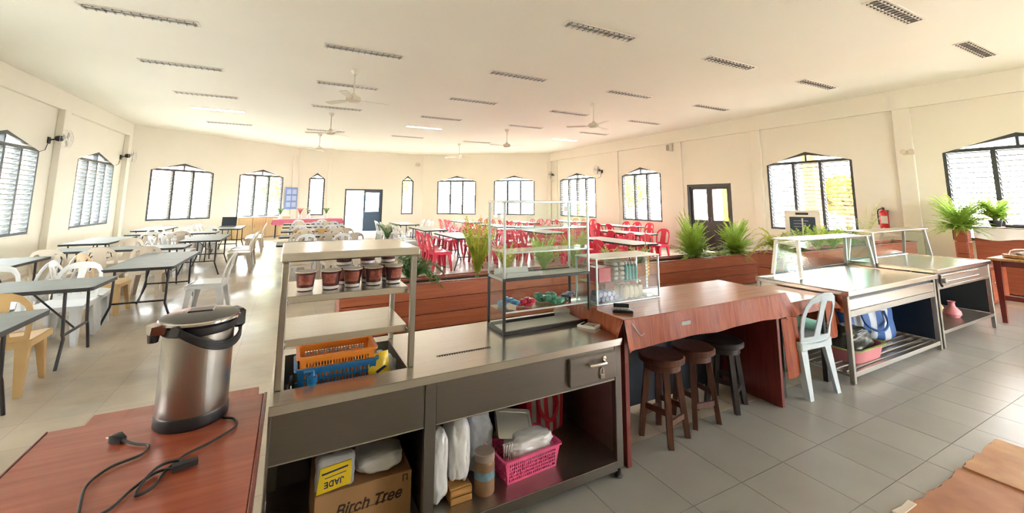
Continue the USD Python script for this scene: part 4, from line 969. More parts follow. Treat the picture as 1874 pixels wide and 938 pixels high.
def stool(label, loc, rz, mat, H=.52):
    t = thing('round_stool', label, 'stool', loc, rz)
    part(t, 'seat', lathe([(0, H - .045), (.145, H - .045), (.155, H - .038), (.157, H - .012), (.148, H - .002), (.10, H - .002), (0, H - .008)], 36), mat)
    for k in range(4):
        a = math.radians(45 + 90 * k); c, s = math.cos(a), math.sin(a)
        A = np.array([.095 * c, .095 * s, H - .045]); B = np.array([.155 * c, .155 * s, 0.]); r_ = np.array([-s, c, 0]); q_ = np.array([c, s, 0])
        part(t, 'leg', hullm([P + r_ * i * w_ + q_ * j * w_ for P, w_ in ((A, .021), (B, .017)) for i in (-1, 1) for j in (-1, 1)]), mat)
    for k, z_ in ((0, .14), (1, .20)):
        f_ = 1 - z_ / (H - .045); d = (.095 + .06 * f_) * .7071
        for s in (-1, 1):
            m = cb(-d, d, s * d - .009, s * d + .009, z_ - .018, z_ + .018, .002)
            part(t, 'stretcher', m if k == 0 else rot(m, 90), mat)
    part(t, 'apron', lathe([(.085, H - .09), (.125, H - .09), (.125, H - .045), (.085, H - .045)], 24), mat)
stool('dark brown round wooden stool, leftmost of three under the high table', (2.37, 2.235, 0), 12, 'stool_wood', .54)
stool('dark brown round wooden stool, middle of three under the high table', (2.76, 2.29, 0), -8, 'stool_wood', .52)
stool('black painted round stool, right one under the high table', (3.16, 2.33, 0), 20, 'stool_black', .50)

# glass case on the clothed table
x0, x1, y0, y1, zb, zt = 1.93, 2.545, 2.385, 2.63, TZ + .0005, 1.195
t = thing('small_show_case', 'low glass show case full of packets on the wood-print cloth', 'show case', ((x0 + x1) / 2, (y0 + y1) / 2, zb))
for x in (x0, x1 - .013):
    for y in (y0, y1 - .013): part(t, 'post', cb(x, x + .013, y, y + .013, zb + .012, zt - .010, .002), 'aluminium', w=True)
part(t, 'base_frame', cat([cb(x0, x1, y0, y0 + .014, zb, zb + .012, .002), cb(x0, x1, y1 - .014, y1, zb, zb + .012, .002), cb(x0, x0 + .014, y0 + .014, y1 - .014, zb, zb + .012, .002), cb(x1 - .014, x1, y0 + .014, y1 - .014, zb, zb + .012, .002)]), 'aluminium', w=True)
part(t, 'top_panel', cb(x0 - .003, x1 + .003, y0 - .003, y1 + .003, zt - .010, zt, .003), 'white_paint', w=True)
part(t, 'base_sheet', bx(x0 + .014, x1 - .014, y0 + .014, y1 - .014, zb + .002, zb + .006), 'label_white', smooth=False, w=True)
panes(t, [('pane', (x0 + .013, x1 - .013, y0 + .005, y0 + .009, zb + .012, zt - .010)), ('pane', (x0 + .005, x0 + .009, y0 + .013, y1 - .013, zb + .012, zt - .010)), ('pane', (x1 - .009, x1 - .005, y0 + .013, y1 - .013, zb + .012, zt - .010))], 'glass_clear')
panes(t, [('shelf', (x0 + .014, x0 + .44, y0 + .014, y1 - .014, 1.010, 1.015))], 'glass_green')
part(t, 'shelf_clip', cat([cb(x0 + .42, x0 + .44, y0 + .02, y0 + .03, 1.0, 1.01, .001), cb(x0 + .42, x0 + .44, y1 - .03, y1 - .02, 1.0, 1.01, .001)]), 'aluminium', w=True)
S1 = 1.0155
def carton(name, label, cat_, b, mat, group=None, flap=None):
    m = cb(*b, .002); single(name, m, mat, label, cat_, group)
carton('red_box', 'red cardboard box on the upper shelf of the low glass case', 'box', (1.99, 2.10, 2.43, 2.55, S1, S1 + .10), 'red_pack')
for i in range(8):
    x = 2.125 + (i % 2) * .062; z_ = S1 + (i // 2) * .034
    single('grey_pack', bag(x + .028, 2.49, z_ + .0005 * (i // 2), .056, .12, .032, i, .15, 2, .5), 'grey_pack', 'grey and white foil pack stacked on the upper shelf of the low glass case', 'packet', 'stacked grey packs in the low case')
def bottle(label, loc, mat, h=.13, r=.016, group=None):
    t = thing('small_bottle', label, 'bottle', loc, 0, group)
    part(t, 'body', lathe([(0, 0), (r, 0), (r * 1.05, .005), (r, h * .7), (r * .5, h * .82), (r * .45, h * .86), (0, h * .86)], 14), mat)
    part(t, 'cap', lathe([(0, h * .86), (r * .6, h * .86), (r * .6, h), (0, h)], 12), 'label_white')
    return t
b0 = bottle('slim teal bottle in a row on the upper shelf of the low glass case', (2.265, 2.45, S1), 'teal_pack', group='teal bottles in the low case')
for i in range(1, 7): dup(b0, (2.265 + i % 4 * .031, 2.45 + i // 4 * .05, S1), 0)
for i in range(9):
    m = rot(lathe([(0, 0), (.017, 0), (.019, .004), (.019, .086), (.017, .09), (0, .09)], 12), 90, (1, 0, 0))
    single('purple_roll', mv(m, 1.985 + (i % 5) * .040 + (i // 5) * .02, 2.52, zb + .0275 + (i // 5) * .034), 'purple_pack', 'purple grey biscuit roll lying in the bottom of the low glass case', 'biscuit roll', 'purple rolls in the low case')
for i in range(7):
    single('snack_bag', bag(2.24 + (i % 4) * .045, 2.44 + (i // 4) * .07, zb + .007 + (i // 4) * .0, .06, .05, .10, i + 40, .2, 2, .6), 'sachet_brown', 'small yellow brown snack bag at the bottom of the low glass case', 'snack bag', 'brown snack bags in the low case')
def sachets(label, x, y, mat, n, w_):
    t = thing('sachet_strip', label, 'sachet strip', (x, y, 1.0))
    part(t, 'hook', tube([(x, y, zt - .011), (x, y, zt - .022)], .002, 5), 'chrome', w=True)
    for i in range(n):
        z_ = zt - .025 - i * .0255
        part(t, 'sachet', hullm([(x - w_ / 2, y, z_), (x + w_ / 2, y, z_), (x - w_ / 2, y, z_ - .0245), (x + w_ / 2, y, z_ - .0245), (x - w_ * .4, y - .004, z_ - .012), (x + w_ * .4, y - .004, z_ - .012), (x - w_ * .4, y + .004, z_ - .012), (x + w_ * .4, y + .004, z_ - .012)]), mat, w=True, smooth=False)
sachets('strip of white sachets hanging in the low glass case', 2.445, 2.42, 'label_white', 9, .022)
sachets('strip of orange sachets hanging in the low glass case, right end', 2.505, 2.46, 'orange_pack', 6, .024)
carton('small_tin', 'low grey tin at the bottom right of the small glass case', 'tin', (2.44, 2.50, 2.42, 2.48, zb + .0065, zb + .03), 'steel_dull')

# ------------------------------------------------------------------ lower table between high table and steel stand
t = thing('low_table', 'lower black legged table squeezed between high table and steel stand', 'table', (4.05, 2.4, 0))
part(t, 'top_board', cb(3.66, 4.42, 2.16, 2.66, .70, .745, .003), 'navy_board', w=True)
for x in (3.69, 4.37):
    for y in (2.19, 2.62): part(t, 'leg', cb(x - .02, x + .02, y - .02, y + .02, 0, .70, .003), 'black_plastic', w=True)
part(t, 'modesty_board', cb(3.72, 4.34, 2.60, 2.615, .12, .70, .002), 'navy_board', w=True)
t = thing('wood_print_cloth', 'wood-print cloth with long hanging flaps over the lower table', 'tablecloth', (4.05, 2.4, .75))
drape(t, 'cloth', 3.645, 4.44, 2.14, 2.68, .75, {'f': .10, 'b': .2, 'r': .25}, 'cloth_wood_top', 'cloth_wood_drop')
def flap(x0, x1, zlo, r):
    o = Polygon([(x0, .745), (x1, .745), (x1, zlo + r), (x1 - r * .3, zlo + .02), (x1 - r, zlo), (x0, zlo)])
    m = refine(ext(o, .003), .06); v = np.array(m.vertices); y = 2.128 - .012 * np.sin((v[:, 0] - x0) * 22) - (.745 - v[:, 1]) * .06 - v[:, 2]
    m.vertices = np.stack([v[:, 0], y, v[:, 1]], -1); trimesh.repair.fix_normals(m); return m
part(t, 'long_flap', flap(3.62, 3.86, .19, .10), 'cloth_wood_drop', 'long flap hanging at the left corner', w=True)
part(t, 'long_flap', flap(4.30, 4.46, .40, .04), 'cloth_wood_drop', 'shorter flap hanging at the right corner', w=True)

# ------------------------------------------------------------------ things stored under the steel counter
SZ = .0955
t = thing('carton', 'brown cardboard carton with dark script lettering under the counter left half', 'carton', (.40, 2.33, SZ))
k0_, k1_, e0, e1, kh = .17, .60, 2.175, 2.50, .205
part(t, 'box', cb(k0_, k1_, e0, e1, SZ, SZ + kh, .003), 'cardboard', w=True)
part(t, 'flap', hullm([(k0_, e1, SZ + kh), (k1_, e1, SZ + kh), (k0_, e1 + .005, SZ + kh), (k1_, e1 + .005, SZ + kh), (k0_, e1 + .04, SZ + kh + .06), (k1_, e1 + .04, SZ + kh + .06), (k0_, e1 + .045, SZ + kh + .06), (k1_, e1 + .045, SZ + kh + .06)]), 'cardboard', w=True)
def lettering(text, h, x, z, y, slant=.25, bold=True, up=False, stretch=1.):
    m = meshkit.text_mesh(text, h, .001, bold); v = np.array(m.vertices); v[:, 0] = v[:, 0] * stretch + slant * v[:, 1]
    if up: v[:, :2] = v[:, :2].max(0) - v[:, :2]
    m.vertices = v; m = xz(m); return mv(m, x, y - .0012, z)
part(t, 'lettering', lettering('Birch Tree', .044, .255, SZ + .10, e0, .3, True, False, 1.0), 'ink', w=True, smooth=False)
part(t, 'underline', hullm([(.25, e0 - .0014, SZ + .098), (.50, e0 - .0014, SZ + .104), (.25, e0 - .0004, SZ + .098), (.50, e0 - .0004, SZ + .104), (.25, e0 - .0014, SZ + .100), (.50, e0 - .0014, SZ + .107)]), 'ink', w=True)
part(t, 'corner_mark', cat([bx(.555, .560, e0 - .0012, e0 - .0002, SZ + .165, SZ + .19), bx(.575, .580, e0 - .0012, e0 - .0002, SZ + .165, SZ + .19), bx(.555, .580, e0 - .0012, e0 - .0002, SZ + .19, SZ + .194)]), 'ink', w=True, smooth=False)
t = thing('tissue_pack', 'yellow and clear tissue pack lying upside down on the carton', 'packet', (.25, 2.24, SZ + kh))
def soft_brick(x0, x1, y0, y1, z0, z1, seed, amp=.006):
    m = refine(cb(x0, x1, y0, y1, z0, z1, .014), .03); v = np.array(m.vertices)
    n = np.stack([meshkit.noise(v * 30 + seed * 9 + k * 31) - .5 for k in range(3)], -1); v2 = v + n * amp * 2
    v2[:, 2] = np.maximum(v2[:, 2], z0); m.vertices = v2; return m
TPZ = SZ + kh + .0008
part(t, 'wrap', soft_brick(.170, .335, 2.182, 2.25, TPZ, TPZ + .135, 3), 'film_clear', w=True)
part(t, 'printed_front', hullm([(.176, 2.176, TPZ + .004), (.318, 2.176, TPZ + .018), (.318, 2.176, TPZ + .118), (.188, 2.176, TPZ + .108), (.176, 2.181, TPZ + .004), (.318, 2.181, TPZ + .018), (.318, 2.181, TPZ + .118), (.188, 2.181, TPZ + .108)]), 'yellow_film', 'yellow printed panel', w=True, smooth=False)
part(t, 'lettering', rot(lettering('JADE', .024, .205, TPZ + .028, 2.1755, .1, True, True), -6, (0, 1, 0), (.25, 2.17, TPZ + .04)), 'ink_blue', w=True, smooth=False)
part(t, 'print_stripe', cat([rot(bx(.195, .305, 2.1748, 2.1756, TPZ + .086, TPZ + .093), -7, (0, 1, 0), (.25, 2.17, TPZ + .09)), rot(bx(.205, .295, 2.1748, 2.1756, TPZ + .068, TPZ + .071), -7, (0, 1, 0), (.25, 2.17, TPZ + .09))]), 'ink_blue', w=True, smooth=False)
part(t, 'white_core', soft_brick(.180, .325, 2.188, 2.244, TPZ + .008, TPZ + .128, 5, .003), 'white_cloth', w=True)
single('bubble_wrap', bag(.46, 2.29, SZ + kh + .0005, .22, .18, .085, 12, .12, 4), 'film_white', 'crumpled white bubble wrap on top of the carton', 'packaging')
single('plastic_bag', bag(.735, 2.22, SZ + .0005, .10, .16, .33, 21, .14, 4), 'film_white', 'tall white plastic bag roll against the counter middle post', 'bag')
single('plastic_bag', bag(.845, 2.22, SZ + .0705, .12, .16, .30, 33, .14, 4), 'film_white', 'tall white plastic bag standing on the small crate', 'bag')
t = thing('small_crate', 'small brown wooden crate under the white plastic bag', 'crate', (.845, 2.2, SZ))
for i in range(2): part(t, 'slat', cb(.79, .905, 2.14, 2.15, SZ + .001 + i * .036, SZ + .030 + i * .036, .002), 'tray_wood', w=True)
part(t, 'body', cb(.79, .905, 2.15, 2.30, SZ + .0005, SZ + .070, .003), 'tray_wood', w=True)
jx, jy = .985, 2.17
t = thing('jar', 'plastic jar of brown spread with blue label beside the pink basket', 'jar', (jx, jy, SZ + .0005))
part(t, 'jar_body', lathe([(0, 0), (.05, 0), (.054, .006), (.054, .140), (.048, .150), (.048, .158), (0, .158)], 32), 'jar_brown')
part(t, 'lid', lathe([(.048, .158), (.053, .158), (.054, .164), (.054, .190), (.050, .195), (0, .196)], 32), 'jar_lid')
part(t, 'label', lathe([(.0545, .075), (.0547, .076), (.0547, .112), (.0545, .113)], 32), 'label_blue', 'blue band label')
basket('pink_basket', 'pink perforated basket heaped with plastic bags on the counter bottom shelf', (1.265, 2.26, SZ + .0005), 4, .37, .23, .125, 'pink_plastic', 5, 24, .88, (.1, .85))
single('plastic_bag', bag(1.30, 2.25, SZ + .05, .28, .16, .13, 44, .2, 4), 'film_white', 'crumpled white plastic bag in the pink basket', 'bag')
t = thing('foil_box', 'tilted foil tray standing in the pink basket', 'foil tray', (1.24, 2.27, SZ + .1))
part(t, 'tray', mv(rot(rot(cb(-.11, .11, -.07, .07, -.02, .02, .006), 48, (1, 0, 0)), 14, (0, 1, 0)), 1.23, 2.315, SZ + .20), 'foil', w=True)
part(t, 'rim', mv(rot(rot(mv(ext(rr(-.118, .118, -.078, .078, .012).difference(rr(-.1, .1, -.06, .06, .01)), .003), 0, 0, .02), 48, (1, 0, 0)), 14, (0, 1, 0)), 1.23, 2.315, SZ + .20), 'foil', w=True, smooth=False)
for i in range(4): single('plastic_spoon', tube([(1.12 + i * .012, 2.21, SZ + .03), (1.115 + i * .014, 2.20, SZ + .14), (1.112 + i * .017, 2.192, SZ + .18)], [.003, .003, .009], 6), 'white_plastic', 'white plastic spoon sticking up at the left end of the pink basket', 'spoon', 'spoons in the pink basket')
def striped_bag(label, cx, cy, z0, sx, sy, sz, n, m1, m2, handle, rz=0, seed=1):
    t = thing('striped_bag', label, 'bag', (cx, cy, z0), rz)
    for i in range(n):
        a, b = -sx / 2 + sx * i / n, -sx / 2 + sx * (i + 1) / n
        us = np.linspace(a, b, 5); ph = np.linspace(0, 2 * PI, 25)[:-1]; V = []; F = []
        for u in us:
            k = (1 - (2 * u / sx) ** 4 * .25)
            for p in ph:
                c, s = math.cos(p), math.sin(p); y = sy / 2 * k * np.sign(c) * abs(c) ** .5; z = sz / 2 * (1 + np.sign(s) * abs(s) ** .5 * (k if s > 0 else 1))
                y *= 1 - .25 * z / sz; w_ = meshkit.noise(np.array([u * 14 + seed, y * 9, z * 9])) - .5
                V.append((u, y + w_ * .04, max(z + w_ * .03, .0005)))
        m_ = len(ph)
        for r in range(4):
            for q in range(m_):
                q2 = (q + 1) % m_; F += [(r * m_ + q, (r + 1) * m_ + q2, r * m_ + q2), (r * m_ + q, (r + 1) * m_ + q, (r + 1) * m_ + q2)]
        V += [tuple(np.mean(V[:m_], 0)), tuple(np.mean(V[-m_:], 0))]
        for q in range(m_):
            q2 = (q + 1) % m_; F += [(len(V) - 2, q2, q), (len(V) - 1, 4 * m_ + q, 4 * m_ + q2)]
        mm = tm(V, F); trimesh.repair.fix_normals(mm); part(t, 'stripe', mm, m1 if i % 2 == 0 else m2)
    part(t, 'handle', tube(spl([(-sx * .25, -sy * .42, sz * .75), (-sx * .22, -sy * .6, sz * .45), (0, -sy * .72, sz * .3), (sx * .22, -sy * .6, sz * .45), (sx * .25, -sy * .42, sz * .75)]), .012, 6), handle)
    return t
striped_bag('red and white striped bag deep under the counter behind the pink basket', 1.55, 2.53, SZ + .0005, .30, .16, .36, 9, 'red_cloth', 'grey_cloth', 'red_cloth', 6)
single('blue_bag', bag(1.0, 2.52, SZ + .0005, .40, .22, .36, 55, .2, 4), 'film_blue', 'large translucent blue bag deep under the counter behind the jar', 'bag')
single('grey_bag', bag(1.02, 2.36, SZ + .0005, .17, .13, .30, 58, .24, 4), 'film_clear', 'clear crumpled bag behind the jar under the counter', 'bag')

# ------------------------------------------------------------------ planters
def planter(label, x0, x1, y0, y1, H, n, planks=3):
    t = thing('planter', label, 'planter', ((x0 + x1) / 2, (y0 + y1) / 2, 0))
    h = (H - .03) / planks
    for i in range(planks):
        z0 = .012 + i * h; k = random.randrange(3)
        for (a, b, c, d) in ((x0, x1, y0, y0 + .022), (x0, x1, y1 - .022, y1)):
            part(t, 'plank', cb(a, b, c, d, z0 + .004, z0 + h - .004, .004), 'planter_wood_%d' % k, w=True)
        for (a, b, c, d) in ((x0 - .001, x0 + .021, y0 + .022, y1 - .022), (x1 - .021, x1 + .001, y0 + .022, y1 - .022)):
            part(t, 'end_plank', cb(a, b, c, d, z0 + .004, z0 + h - .004, .004), 'plank_end', w=True)
    part(t, 'lining', cb(x0 + .023, x1 - .023, y0 + .023, y1 - .023, .004, H - .09, .002), 'mahogany', w=True)
    part(t, 'soil', cb(x0 + .03, x1 - .03, y0 + .03, y1 - .03, H - .089, H - .045, .006), 'soil', w=True, kind='stuff')
    part(t, 'rim', cat([cb(x0 - .012, x1 + .012, y0 - .012, y0 + .03, H - .016, H + .004, .003), cb(x0 - .012, x1 + .012, y1 - .03, y1 + .012, H - .016, H + .004, .003), cb(x0 - .012, x0 + .03, y0 + .03, y1 - .03, H - .016, H + .004, .003), cb(x1 - .03, x1 + .012, y0 + .03, y1 - .03, H - .016, H + .004, .003)]), 'plank_end', w=True)
    return t
PH = .575
planter('long reddish wooden planter box behind the steel counter', .55, 4.30, 5.25, 5.72, PH, 1)
planter('long reddish wooden planter box with two bushy ferns right of the glass cases', 4.42, 8.42, 5.25, 5.72, PH, 2)
planter('wooden planter running behind the steel stands', 6.25, 10.6, 3.55, 3.95, .86, 3, 4)
planter('tall narrow wooden planter post with feathery fern near the right wall', 11.0, 11.19, 2.96, 3.14, 1.12, 4, 5)
def frond(L, rise, droop, leaf, n, seed, width=.012, curl=0.):
    """one frond: a curved midrib with paired leaflets"""
    r_ = np.random.default_rng(seed); ts = np.linspace(0, 1, 9)
    az = r_.uniform(-.25, .25)
    P = np.stack([L * ts * (.35 + .65 * ts) * (1 - .15 * ts) * (1 - rise * .45), az * L * ts * ts * .4, L * (rise * ts * 1.25 - droop * ts ** 2.6)], -1)
    V, F = [], []
    def add(a, b, c, d):
        k = len(V); V.extend([a, b, c, d]); F.extend([(k, k + 1, k + 2), (k, k + 2, k + 3)])
    w_ = width * .35
    for i in range(8): add(P[i] + [0, w_, 0], P[i] - [0, w_, 0], P[i + 1] - [0, w_ * .8, 0], P[i + 1] + [0, w_ * .8, 0])
    for i in range(n):
        s = .12 + .88 * (i + .5) / n; k = min(int(s * 8), 7); q = P[k] + (P[k + 1] - P[k]) * (s * 8 - k); d = P[k + 1] - P[k]; d /= np.linalg.norm(d)
        l = leaf * (math.sin(PI * min(1, s * .9 + .12)) ** .6 + .15) * r_.uniform(.8, 1.15)
        for sd in (-1, 1):
            up = np.array([0, 0, 1.]); side = np.cross(up, d) * sd; side /= np.linalg.norm(side) + 1e-9
            e = side * .80 + d * .55 + up * r_.uniform(-.25, .35); e /= np.linalg.norm(e); b = np.cross(e, up); b /= np.linalg.norm(b) + 1e-9
            add(q, q + e * l * .45 + b * width, q + e * l, q + e * l * .45 - b * width)
    return tm(V, F)
def fern(name, label, loc, nf, L, mat, leaf=.07, n=16, rise=(.5, 1.0), droop=(.2, .6), width=.010, seed=0, cat_='fern', group=None):
    t = thing(name, label, cat_, loc, 0, group); r_ = np.random.default_rng(seed)
    part(t, 'crown', lathe([(0, -.01), (.035, -.005), (.03, .03), (.012, .06), (0, .065)], 10), 'stem_green')
    for i in range(nf):
        a = 360 * (i * .618 % 1) + r_.uniform(-20, 20)
        m = frond(L * r_.uniform(.75, 1.1), r_.uniform(*rise), r_.uniform(*droop), leaf, n, seed * 100 + i, width)
        part(t, 'frond', rot(m, a), mat, smooth=False)
    return t
PS = PH - .045
def bushy(name, label, loc, nf, L, mat, leaf, n, rise, droop, width, seed, cat_='fern'):
    fern(name, label, loc, nf, L, mat, leaf, n, rise, droop, width, seed, cat_)
fern('palm', 'dark green arching cycad-like palm at the left end of the planter behind the rack', (1.42, 5.45, PS), 20, .80, 'foliage_dark', .12, 30, (.45, .95), (.45, .95), .010, 1, 'palm')
bushy('fern', 'upright yellow green fern left of the tall glass case', (2.33, 5.45, PS), 46, .60, 'foliage_yellow', .06, 24, (.85, 1.25), (.0, .15), .012, 2)
bushy('fern', 'small yellow green fern seen through the left side of the tall glass case', (2.80, 5.5, PS), 22, .40, 'foliage_yellow', .06, 16, (.7, 1.1), (.1, .3), .012, 3)
bushy('fern', 'green fern seen through the right side of the tall glass case', (3.45, 5.5, PS), 40, .50, 'foliage_bright', .07, 18, (.6, 1.1), (.1, .4), .013, 4)
bushy('fern', 'brownish green fern just right of the tall glass case', (3.98, 5.45, PS), 34, .50, 'foliage_yellow', .06, 20, (.8, 1.2), (.0, .3), .012, 5)
bushy('fern', 'low pale fern above the small glass case, left one', (4.75, 5.5, PS), 34, .36, 'foliage_pale', .06, 16, (.4, .9), (.1, .3), .014, 6)
bushy('fern', 'low pale fern above the small glass case, right one', (5.4, 5.5, PS), 34, .36, 'foliage_pale', .06, 16, (.4, .9), (.1, .3), .014, 7)
bushy('fern', 'big bushy bright fern, left one of two in front of the double door', (6.75, 5.48, PS), 130, .62, 'foliage_bright', .06, 30, (.15, 1.3), (.05, .5), .013, 8)
bushy('fern', 'big bushy bright fern, right one of two in front of the double door', (8.0, 5.48, PS), 120, .60, 'foliage_bright', .06, 30, (.15, 1.25), (.05, .5), .013, 9)
bushy('fern', 'sparse fern hanging over the planter between the two bushy ferns', (7.4, 5.42, PS), 20, .35, 'foliage_pale', .05, 12, (.3, .6), (.3, .6), .012, 10)
fern('palm', 'yellow green palm at the left end of the planter behind the steel stand', (6.45, 3.75, .815), 34, .60, 'foliage_yellow', .09, 24, (.4, 1.0), (.5, 1.1), .010, 11, 'palm')
for i, (x, lb) in enumerate(((7.10, 'first'), (7.55, 'second'), (8.0, 'third'), (8.5, 'fourth'))):
    bushy('fern', 'fine low fern behind the steel stand guard, %s from the left' % lb, (x, 3.75, .815), 40, .36, 'foliage_bright', .05, 16, (.5, 1.1), (.1, .4), .012, 12 + i)
fern('palm', 'thin palm with long leaning fronds left of the fire extinguisher', (9.3, 3.8, .815), 8, .66, 'foliage_pale', .08, 20, (.5, 1.1), (.1, .4), .009, 18, 'palm')
bushy('fern', 'feathery light green fern spreading wide on the tall planter post', (11.09, 3.06, 1.075), 140, .70, 'foliage_bright', .06, 30, (.15, 1.0), (.05, .6), .014, 19)
bushy('fern', 'feathery light green fern in the dark pot beside the tall planter, toward the window', (11.3, 2.66, 1.285), 90, .50, 'foliage_bright', .06, 24, (.3, 1.0), (.1, .5), .014, 20)
t = thing('flower_pot', 'pale pot under the feathery fern on the white-draped counter', 'pot', (11.3, 2.66, 1.1645))
part(t, 'pot', lathe([(0, 0), (.06, 0), (.085, .10), (.09, .105), (.09, .12), (.075, .12), (.07, .108), (0, .105)], 20), 'dark_metal')
t = thing('potted_palm', 'green potted palm by the white chairs near the far doorway', 'palm', (2.85, 14.2, 0))
part(t, 'pot', lathe([(0, 0), (.13, 0), (.17, .26), (.18, .27), (.18, .30), (.15, .30), (.15, .27), (0, .26)], 20), 'white_plastic')
for i in range(14): part(t, 'frond', mv(rot(frond(.75, .9, .4, .12, 18, 900 + i, .014), i * 137.5), 0, 0, .25), 'foliage_dark', smooth=False)

# ------------------------------------------------------------------ steel stands with glass guard
def stand(name, label, x0, x1, z, slats):
    t = thing(name, label, 'stand', ((x0 + x1) / 2, 2.4, 0)); y0, y1 = 2.03, 2.86
    for x in (x0, x1 - .04):
        for y in (y0, y1 - .04): part(t, 'leg', cb(x, x + .04, y, y + .04, .0005, z - .045, .004), 'steel_mid', w=True)
    part(t, 'top_tray', cat([bx(x0 - .01, x1 + .01, y0 - .015, y1 + .01, z - .012, z - .008), cb(x0 - .01, x1 + .01, y0 - .018, y0 + .02, z - .045, z, .003), cb(x0 - .01, x1 + .01, y1 - .02, y1 + .01, z - .045, z, .003), cb(x0 - .01, x0 + .025, y0 + .02, y1 - .02, z - .045, z, .003), cb(x1 - .025, x1 + .01, y0 + .02, y1 - .02, z - .045, z, .003)]), 'steel_top', w=True)
    return t, y0, y1
t, y0, y1 = stand('steel_stand', 'stainless steel food stand with slatted lower shelf holding the pink basin', 4.50, 6.42, .80, True)
part(t, 'dark_recess', cb(4.54, 6.38, y0 + .02, y0 + .03, .715, .757, .001), 'black_plastic', w=True)
part(t, 'front_panel', cb(4.54, 6.38, y0 + .006, y0 + .02, .625, .715, .002), 'steel_top', w=True)
part(t, 'front_rail', cb(4.54, 6.38, y0 + .002, y0 + .03, .565, .622, .003), 'steel_mid', w=True)
part(t, 'side_panel', cb(4.505, 4.512, y0 + .04, y1 - .04, .60, .757, .001), 'steel_top', w=True)
part(t, 'end_board', cb(6.382, 6.392, y0 + .045, y1 - .045, .10, .70, .002), 'navy_board', w=True)
part(t, 'back_board', cb(4.54, 6.38, y1 - .03, y1 - .02, .10, .70, .002), 'navy_board', w=True)
part(t, 'shelf_rail', cat([cb(4.54, 6.38, y0 + .004, y0 + .036, .055, .095, .003)]), 'steel_mid', w=True)
part(t, 'shelf_rail', cat([cb(4.54, 6.38, y1 - .036, y1 - .004, .055, .095, .003)]), 'steel_mid', w=True)
for i in range(9):
    y = y0 + .085 + i * .078; part(t, 'slat', cb(4.52, 6.40, y - .018, y + .018, .076, .090, .003), 'steel_mid', w=True)
for x in (4.50, 6.38): part(t, 'side_rail', cb(x + .004, x + .036, y0 + .04, y1 - .04, .055, .0755, .002), 'steel_mid', w=True)
def guard(t, x0, x1, zb, zt, back=True):
    yb0, yb1, yt0, yt1 = 2.575, 2.87, 2.61, 2.835
    for x, dx in ((x0, .05), (x1, -.05)):
        for a, b in ((yb0, yt0), (yb1, yt1)):
            part(t, 'guard_post', bar((x, a, zb), (x + dx, b, zt - .012), .03), 'aluminium', w=True)
        part(t, 'guard_rail', cat([bar((x + dx * .8, yt0, zt - .05), (x + dx * .8, yt1, zt - .05), .018)]), 'aluminium', w=True)
        part(t, 'guard_pane', hullm([(x - .002, yb0 + .02, zb + .01), (x + .002, yb0 + .02, zb + .01), (x - .002, yb1 - .02, zb + .01), (x + .002, yb1 - .02, zb + .01), (x + dx - .002, yt0 + .02, zt - .06), (x + dx + .002, yt0 + .02, zt - .06), (x + dx - .002, yt1 - .02, zt - .06), (x + dx + .002, yt1 - .02, zt - .06)]), 'glass_green', w=True, smooth=False)
    part(t, 'guard_pane', hullm([(x0 + .02, yb1, zb + .01), (x1 - .02, yb1, zb + .01), (x0 + .02, yb1 + .004, zb + .01), (x1 - .02, yb1 + .004, zb + .01), (x0 + .06, yt1, zt - .02), (x1 - .06, yt1, zt - .02), (x0 + .06, yt1 + .004, zt - .02), (x1 - .06, yt1 + .004, zt - .02)]), 'glass_clear', w=True, smooth=False)
    part(t, 'guard_top', cb(x0 - .0, x1 + .0, yt0 - .035, yt1 + .03, zt - .012, zt, .003), 'steel_top', w=True)
    part(t, 'guard_sill', cat([cb(x0, x1, yb1 - .01, yb1 + .01, zb, zb + .012, .002)]), 'aluminium_black', w=True)
guard(t, 4.82, 6.42, .80, 1.195)
t, y0, y1 = stand('steel_stand', 'stainless steel gas stand farther right with solid lower shelf and black tray legs', 6.47, 8.16, .85, False)
part(t, 'dark_recess', cb(6.51, 8.12, y0 + .02, y0 + .03, .785, .805, .001), 'black_plastic', w=True)
part(t, 'front_panel', cb(6.51, 8.12, y0 + .006, y0 + .02, .655, .785, .002), 'steel_mid', w=True)
for z_ in (.765, .695): part(t, 'trim_bar', cb(6.60, 7.75, y0 - .002, y0 + .006, z_ - .006, z_ + .006, .002), 'chrome', w=True)
part(t, 'front_rail', cb(6.51, 8.12, y0 + .002, y0 + .03, .625, .655, .003), 'steel_mid', w=True)
part(t, 'lower_shelf', cb(6.48, 8.15, y0 + .012, y1 - .012, .165, .18, .002), 'steel_dull', w=True)
part(t, 'shelf_edge', cb(6.48, 8.15, y0 + .002, y0 + .012, .15, .185, .002), 'steel_mid', w=True)
part(t, 'back_board', cb(6.51, 8.12, y1 - .03, y1 - .02, .19, .62, .002), 'navy_board', w=True)
part(t, 'side_panel', cb(8.125, 8.135, y0 + .045, y1 - .045, .185, .80, .002), 'board_black', w=True)
part(t, 'gas_knob', mv(rot(lathe([(0, 0), (.035, 0), (.035, .015), (.028, .018), (.028, .05), (0, .052)], 20), 90, (1, 0, 0)), 6.56, y0 - .002, .725), 'steel_dull', w=True)
part(t, 'gas_valve', cat([tube([(6.50, y0 - .02, .79), (6.50, y0 - .02, .70), (6.53, y0 - .02, .665)], .012, 8)]), 'dark_metal', w=True)
guard(t, 6.47, 8.12, .85, 1.23)
